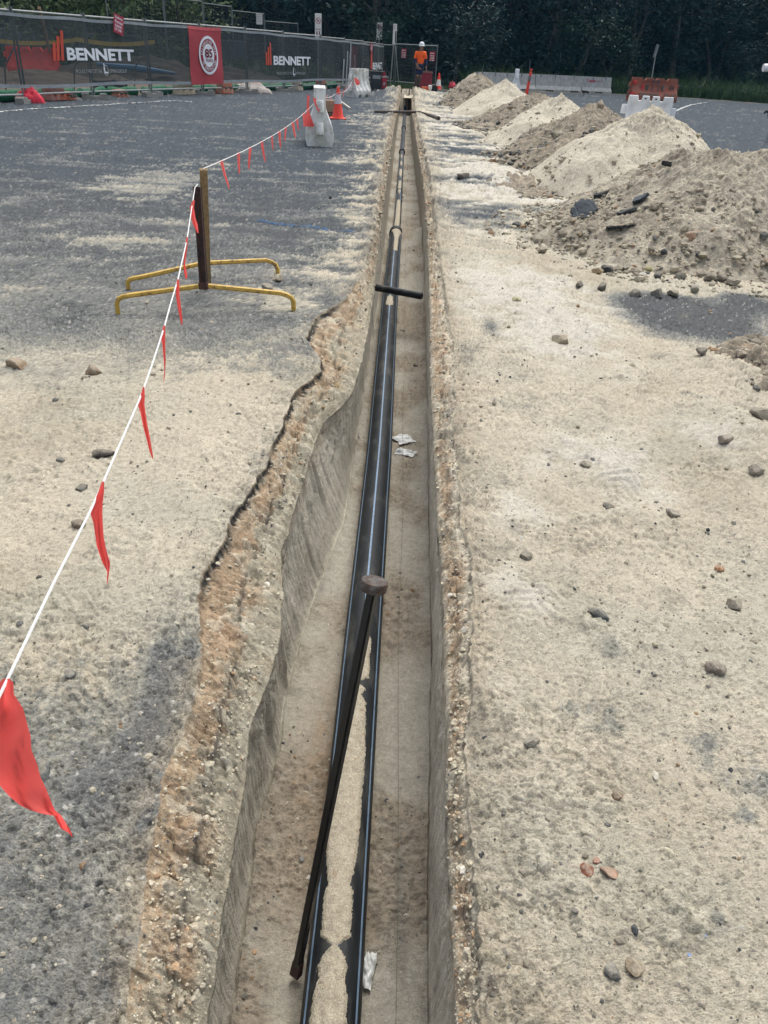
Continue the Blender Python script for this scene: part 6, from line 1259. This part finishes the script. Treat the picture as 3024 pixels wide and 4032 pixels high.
vp = [g(2665, 375), g(2748, 374), g(2838, 374), g(3020, 388)]; vp = [np.array([15.9, 52.4]), np.array([18.3, 52.8]), np.array([20.7, 52.6]), np.array([23.3, 50.0])]
tops = [(2669, 344), (2754, 347), (2841, 351), (3022, 362)]
for i, (q, tpx) in enumerate(zip(vp, tops)):
    d_ = ray(*tpx); t_ = q[1]/d_[1]; x_ = d_[0]*t_; z_ = CAMH+d_[2]*t_; vp[i] = np.array([x_, q[1]]); e = MB(); e.tube([(x_-.02, q[1], 0), (x_, q[1], max(z_, .6))], .065, 10); tag(e.build('bollard_post', M['galv'], None, True), 'short pale verge post in the grass, '+['first from the red brown barrier', 'second from the red brown barrier', 'third from the red brown barrier', 'rightmost at the photo edge'][i], 'post', 'verge posts joined by cable')
cp_ = []
for i in range(3):
    a = np.array([*vp[i], .62]); c_ = np.array([*vp[i+1], .62]); cp_ += cordpts(a, c_, .16, 10)[(1 if i else 0):]
b = MB(); b.tube([tuple(p) for p in cp_], .014, 6); tag(b.build('cable', M['galv_dark'], None, True), 'sagging cable strung between the verge posts', 'cable')
def pole(pxb, pyb, pxt, pyt, Yd, r, label, plate=None):
    a = at(pxb, pyb, Yd); c_ = at(pxt, pyt, Yd); d_ = (c_-a)/(c_[2]-a[2]); a = a-d_*a[2]; b = MB(); e = empty('sign_pole', tuple(a), 0, label, 'pole'); b.tube([(0, 0, 0), tuple(c_-a)], r, 8); b.build('pole', M['galv'], e, True)
    if plate:
        q0_ = at(*plate[0], Yd-.05)-a; q1_ = at(*plate[1], Yd-.05)-a; m_ = (q0_+q1_)/2; b = MB(); b.box(tuple(m_), (.08, .35, q0_[2]-q1_[2]), Matrix.Rotation(R(7), 3, 'Y'), .005); b.build('sign_plate', M['hem'], e)
pole(2563, 325, 2588, 174, 52.5, .035, 'leaning steel pole with an edge on sign plate behind the red brown barrier', ((2586, 176), (2580, 226)))
pole(2197, 312, 2209, 205, 53, .03, 'thin bare pole rising behind the right concrete barrier'); pole(2085, 290, 2087, 235, 53.5, .02, 'very thin stick rising behind the red bollard')
a = at(3024, 270, 22); b = MB(); b.tube([tuple(a+np.array([-.12, 0, .01])), tuple(a+np.array([.5, 0, .06]))], [.085, .10], 20); e = empty('lamp_head', tuple(a), 0, 'white cylindrical fitting on a post at the right photo edge', 'lamp'); o = b.build('shell', M['white_clean'], None, True); o.parent = e; o.matrix_parent_inverse = Matrix.Translation(-Vector(a))
b = MB(); b.tube([(.45, 0, .05), (.45, 0, -a[2])], .04, 10); b.build('post', M['galv'], e, True)

# ============================================================ VEGETATION
def leafmat(name, col, var):
    m = bpy.data.materials.new(name); m.use_nodes = True; t = m.node_tree; n = t.nodes; l = t.links; p = n['Principled BSDF']; p.inputs['Roughness'].default_value = .6; p.inputs['Specular IOR Level'].default_value = .3
    oi = n.new('ShaderNodeObjectInfo'); tc = n.new('ShaderNodeTexCoord'); nz = n.new('ShaderNodeTexNoise'); nz.inputs['Scale'].default_value = .9; nz.inputs['Detail'].default_value = 5; l.new(tc.outputs['Object'], nz.inputs['Vector'])
    n2 = n.new('ShaderNodeTexNoise'); n2.inputs['Scale'].default_value = 9; l.new(tc.outputs['Object'], n2.inputs['Vector'])
    h = n.new('ShaderNodeHueSaturation'); h.inputs['Color'].default_value = (*col, 1)
    a = n.new('ShaderNodeMapRange'); a.inputs[3].default_value = .46; a.inputs[4].default_value = .54; l.new(oi.outputs['Random'], a.inputs[0]); l.new(a.outputs[0], h.inputs['Hue'])
    b = n.new('ShaderNodeMapRange'); b.inputs[1].default_value = .3; b.inputs[2].default_value = .7; b.inputs[3].default_value = 1-var; b.inputs[4].default_value = 1+var; l.new(nz.outputs[0], b.inputs[0])
    b2 = n.new('ShaderNodeMapRange'); b2.inputs[1].default_value = .3; b2.inputs[2].default_value = .7; b2.inputs[3].default_value = .6; b2.inputs[4].default_value = 1.5; l.new(n2.outputs[0], b2.inputs[0])
    mm = n.new('ShaderNodeMath'); mm.operation = 'MULTIPLY'; l.new(b.outputs[0], mm.inputs[0]); l.new(b2.outputs[0], mm.inputs[1]); l.new(mm.outputs[0], h.inputs['Value']); l.new(h.outputs[0], p.inputs['Base Color']); return m
LEAF = leafmat('leaf_dark', (.016, .042, .038), .55); LEAF2 = leafmat('leaf_light', (.085, .135, .045), .4); LEAF_SHADED = leafmat('leaf_painted_shade', (.012, .034, .026), .5); GRASS = leafmat('grass_blades', (.05, .085, .03), .4)  # third leaf colour is a darker copy: shade painted into the bushes
def leaves(centers, size, nper, spread, seed, droop=.3):
    rs = np.random.default_rng(seed); n = len(centers)*nper; c = np.repeat(centers, nper, 0)+rs.normal(0, spread, (n, 3))
    a = rs.normal(size=(n, 3)); a[:, 2] *= .6; a /= np.linalg.norm(a, axis=1)[:, None]; b = rs.normal(size=(n, 3)); b -= (b*a).sum(1)[:, None]*a; b /= np.linalg.norm(b, axis=1)[:, None]
    s = size*rs.lognormal(0, .3, n)[:, None]; L = a*s; W = b*s*.42
    V = np.stack([c-L, c+W*.9, c+L, c-W*.9], 1).reshape(-1, 3); F_ = np.arange(n*4).reshape(-1, 4); return V, F_
def crown_pts(lobes, n, rs):
    P_ = []
    tot = sum(l[3]**2 for l in lobes)
    for (x, y, z, r, fz) in lobes:
        k = int(n*r*r/tot); d = rs.normal(size=(k, 3)); d /= np.linalg.norm(d, axis=1)[:, None]; rad = r*(.55+.45*rs.random(k)**.5)*(1+.18*fbm(d[:, 0]*3+x, d[:, 1]*3+z, 3, 7)*2)
        P_.append(np.array([x, y, z])+d*rad[:, None]*np.array([1, 1, fz]))
    return np.concatenate(P_)
def tree_proto(kind, seed):
    rs = np.random.default_rng(seed); e = empty('tree', (0, 0, 0)); b = MB(); Ht = 11 if kind == 'tall' else 5.5
    lobes = []
    nst = 3 if kind == 'tall' else 2
    for k in range(nst):
        a = rs.uniform(0, 6.28); ln = rs.uniform(.4, 1.6); pts = [(.15*math.cos(a), .15*math.sin(a), -.1)]
        for q in range(1, 7): pts.append((ln*math.cos(a)*q/6*1.3+rs.normal(0, .1), ln*math.sin(a)*q/6*1.3+rs.normal(0, .1), Ht*.72*q/6))
        b.tube(pts, [.15*(1-.12*q) for q in range(7)], 7)
        for q in (2, 3, 4, 5):
            a2 = rs.uniform(0, 6.28); p_ = Vector(pts[q]); e2_ = p_+Vector((math.cos(a2)*1.5, math.sin(a2)*1.5, rs.uniform(.5, 1.6))); b.tube([p_, (p_+e2_)/2+Vector((0, 0, .15)), e2_], [.05, .035, .015], 5)
            lobes.append((e2_.x, e2_.y, e2_.z, rs.uniform(.8, 1.5), rs.uniform(.7, 1.0)))
    nl = 16 if kind == 'tall' else 9
    for k in range(nl):
        a = rs.uniform(0, 6.28); zz_ = rs.uniform(.12, 1)*Ht if kind != 'trunky' else rs.uniform(.42, 1)*Ht; rr_ = rs.uniform(.5, 2.0)*(1-.45*abs(zz_/Ht-.45))
        lobes.append((rr_*math.cos(a), rr_*math.sin(a), max(zz_, .7), rs.uniform(.8, 1.5), rs.uniform(.7, 1.05)))
    b.build('trunk', M['bark'], e, True); cp_ = crown_pts(lobes, 1500 if kind == 'tall' else 900, rs); cp_ = cp_[cp_[:, 2] > .2]; V, F_ = leaves(cp_, .115, 6, .17, seed+1)
    npmesh('crown', V, F_, LEAF, e, False); return e
protos = [tree_proto('tall', 31), tree_proto('tall', 32), tree_proto('tall', 33), tree_proto('trunky', 34)]; low = [tree_proto('low', 41), tree_proto('low', 42)]
spots = [(-26.5, 56), (-22.5, 55), (-18.5, 57), (-14.6, 55.5), (-11.2, 57), (-7.8, 55), (-4.9, 57.5), (-2.2, 53.5), (.6, 56.5), (3.2, 54.5), (6.0, 57.3), (8.6, 55.2), (11.4, 56.6), (14.4, 58.2), (17.6, 59), (20.8, 60), (24.2, 59), (27.4, 57), (30.4, 55.5), (33.4, 57)]
lab = ['behind the left end of the fence', 'behind the pale timber prop', 'behind the tilted red fence sign', 'left of the red anniversary banner', 'right above the red anniversary banner', 'behind the rear fence notice', 'left of the no dogs sign', 'right of the no dogs sign', 'behind the worker', 'behind the far traffic cone', 'behind the left concrete barrier', 'behind the red bollard',
       'behind the right concrete barrier', 'between the concrete and the red brown barriers', 'behind the leaning sign pole', 'right of the leaning sign pole', 'above the second verge post', 'above the third verge post', 'near the right photo edge', 'rightmost of the forest edge']
used = set()
for i, (x, y) in enumerate(spots):
    k = (i*7+i//3) % 3 if i < 14 else (3 if i % 2 else (i//2) % 3); pr = protos[k]; o = copy_tree(pr) if k in used else pr; used.add(k); o.location = (x, y, 0); s_ = .95+.25*((i*37) % 10)/10; o.scale = (s_, s_, s_*(1+.08*math.sin(i*3))); o.rotation_euler = (0, 0, i*1.9)
    tag(o, 'dark leafy forest edge tree '+lab[i], 'tree', 'trees along the forest edge')
spots2 = [(-14.2, 42.5, 1.1, 'light green bushy shrub above the left fence top'), (-17.6, 43.5, 1.15, 'light green shrub at the far left above the fence'), (-11.0, 46, 1.0, 'pale flowering shrub above the tilted red sign'), (9.9, 53.4, .78, 'leafy green bush between concrete barrier and red brown barrier'), (12.4, 54.2, .72, 'leafy bush just left of the leaning sign pole'), (-1.0, 50.3, .62, 'bush with leaves hiding the small white sign'), (2.6, 50.2, .8, 'dark bush beside the gate right post'), (22.0, 56.2, .62, 'small bush in the grass above the third verge post')]
used2 = set()
for i, (x, y, s_, lb) in enumerate(spots2):
    k = i % 2; o = copy_tree(low[k]) if k in used2 else low[k]; used2.add(k); o.name = 'shrub'; o.location = (x, y, 0); o.scale = (s_,)*3; o.rotation_euler = (0, 0, i*2.3); tag(o, lb, 'shrub', None)
    for ch in o.children:
        if ch.name.startswith('crown') and i >= 3: ch.data = ch.data.copy(); ch.data.materials[0] = LEAF_SHADED
    if i < 3:
        for ch in o.children:
            if ch.name.startswith('crown'): ch.data = ch.data.copy(); ch.data.materials[0] = LEAF2
# the deep wood behind the edge trees: one mass
rs = np.random.default_rng(5); n_ = 17000; X = rs.uniform(-60, 62, n_); Z = rs.uniform(0, 1, n_)**.9*13; Y = 61+.012*(X-5)**2*0+rs.uniform(0, 7, n_)+2.5*fbm(X*.25, Z*.3, 3, 9)*1.5
V, F_ = leaves(np.stack([X, Y, Z], -1), .21, 5, .30, 77)
u = np.linspace(-75, 75, 90); zz_ = np.linspace(-.2, 13.5, 26); UU, ZZ = np.meshgrid(u, zz_, indexing='ij'); YY = 69.5+1.8*fbm(UU*.3, ZZ*.4, 4, 12)*1.5+.0*ZZ; B_ = np.stack([UU, YY, ZZ+.8*fbm(UU*.5, ZZ*0, 3, 4)], -1).reshape(-1, 3); Bb = B_.copy(); Bb[:, 1] += 6
V = np.concatenate([V, B_, Bb]); F_ = np.concatenate([F_, gridfaces(90, 26, n_*20), gridfaces(90, 26, n_*20+len(B_))[:, ::-1]]); V = V.astype(np.float32)
o = npmesh('woodland', V, F_, leafmat('leaf_deep', (.008, .022, .027), .5), None, False); tag(o, 'dense dark woodland filling the background behind the edge trees', None, None, 'stuff')
# grass
def blades(name, xs, ys, hgt, wd, label, seed):
    rs = np.random.default_rng(seed); n = len(xs); a = rs.uniform(0, 6.28, n); h_ = hgt*rs.lognormal(0, .35, n); lx = rs.normal(0, .35, n)*h_; ly = rs.normal(0, .35, n)*h_; dx = np.cos(a)*wd; dy = np.sin(a)*wd
    z0 = bank(xs, ys)[0]-.01; b0 = np.stack([xs-dx, ys-dy, z0], -1); b1 = np.stack([xs+dx, ys+dy, z0], -1); m0 = np.stack([xs+lx*.35-dx*.7, ys+ly*.35-dy*.7, z0+h_*.6], -1); m1 = np.stack([xs+lx*.35+dx*.7, ys+ly*.35+dy*.7, z0+h_*.6], -1); t_ = np.stack([xs+lx, ys+ly, z0+h_], -1)
    V = np.stack([b0, b1, m1, m0, t_], 1).reshape(-1, 3); i = (np.arange(n)*5)[:, None]; F_ = np.concatenate([i+np.array([[0, 1, 2]]), i+np.array([[0, 2, 3]]), i+np.array([[3, 2, 4]])]); o = npmesh(name, V, F_, GRASS, None, False); tag(o, label, None, None, 'stuff')
rs = np.random.default_rng(3); n_ = 60000; xs = rs.uniform(3, 36, n_); off = rs.uniform(.7, 9, n_)**1.0; ys = verge(xs)+off; k = ~((ys < 53) & (xs < 12) & (xs > 3) & (ys < np.interp(xs, [3.6, 7, 11.75], [46.6, 49.3, 51.4])+.6))
blades('grass', xs[k], ys[k], .55, .02, 'tall green grass on the verge beyond the asphalt', 4)
n_ = 12000; xs = rs.uniform(-4, 4.5, n_); ys = verge(xs)+rs.uniform(.5, 6, n_); blades('grass', xs, ys, .07, .012, 'short trodden grass around the gate', 5)
n_ = 14000; xs = rs.uniform(-26, -4, n_); ys = rs.uniform(38, 50, n_); k = ys > 40; blades('grass', xs[k], ys[k], .5, .03, 'rough grass behind the site fence', 6)

# ============================================================ AIR
hm = bpy.data.materials.new('haze'); hm.use_nodes = True; n_ = hm.node_tree.nodes; n_.remove(n_['Principled BSDF'])
pv = n_.new('ShaderNodeVolumePrincipled'); pv.inputs['Density'].default_value = .0003; pv.inputs['Color'].default_value = (.22, .62, .95, 1); hm.node_tree.links.new(pv.outputs[0], n_['Material Output'].inputs['Volume'])
b = MB(); b.box((0, 100, 7.5), (720, 760, 19)); o = b.build('haze', hm); tag(o, 'thin bluish air haze', None, None, 'stuff')
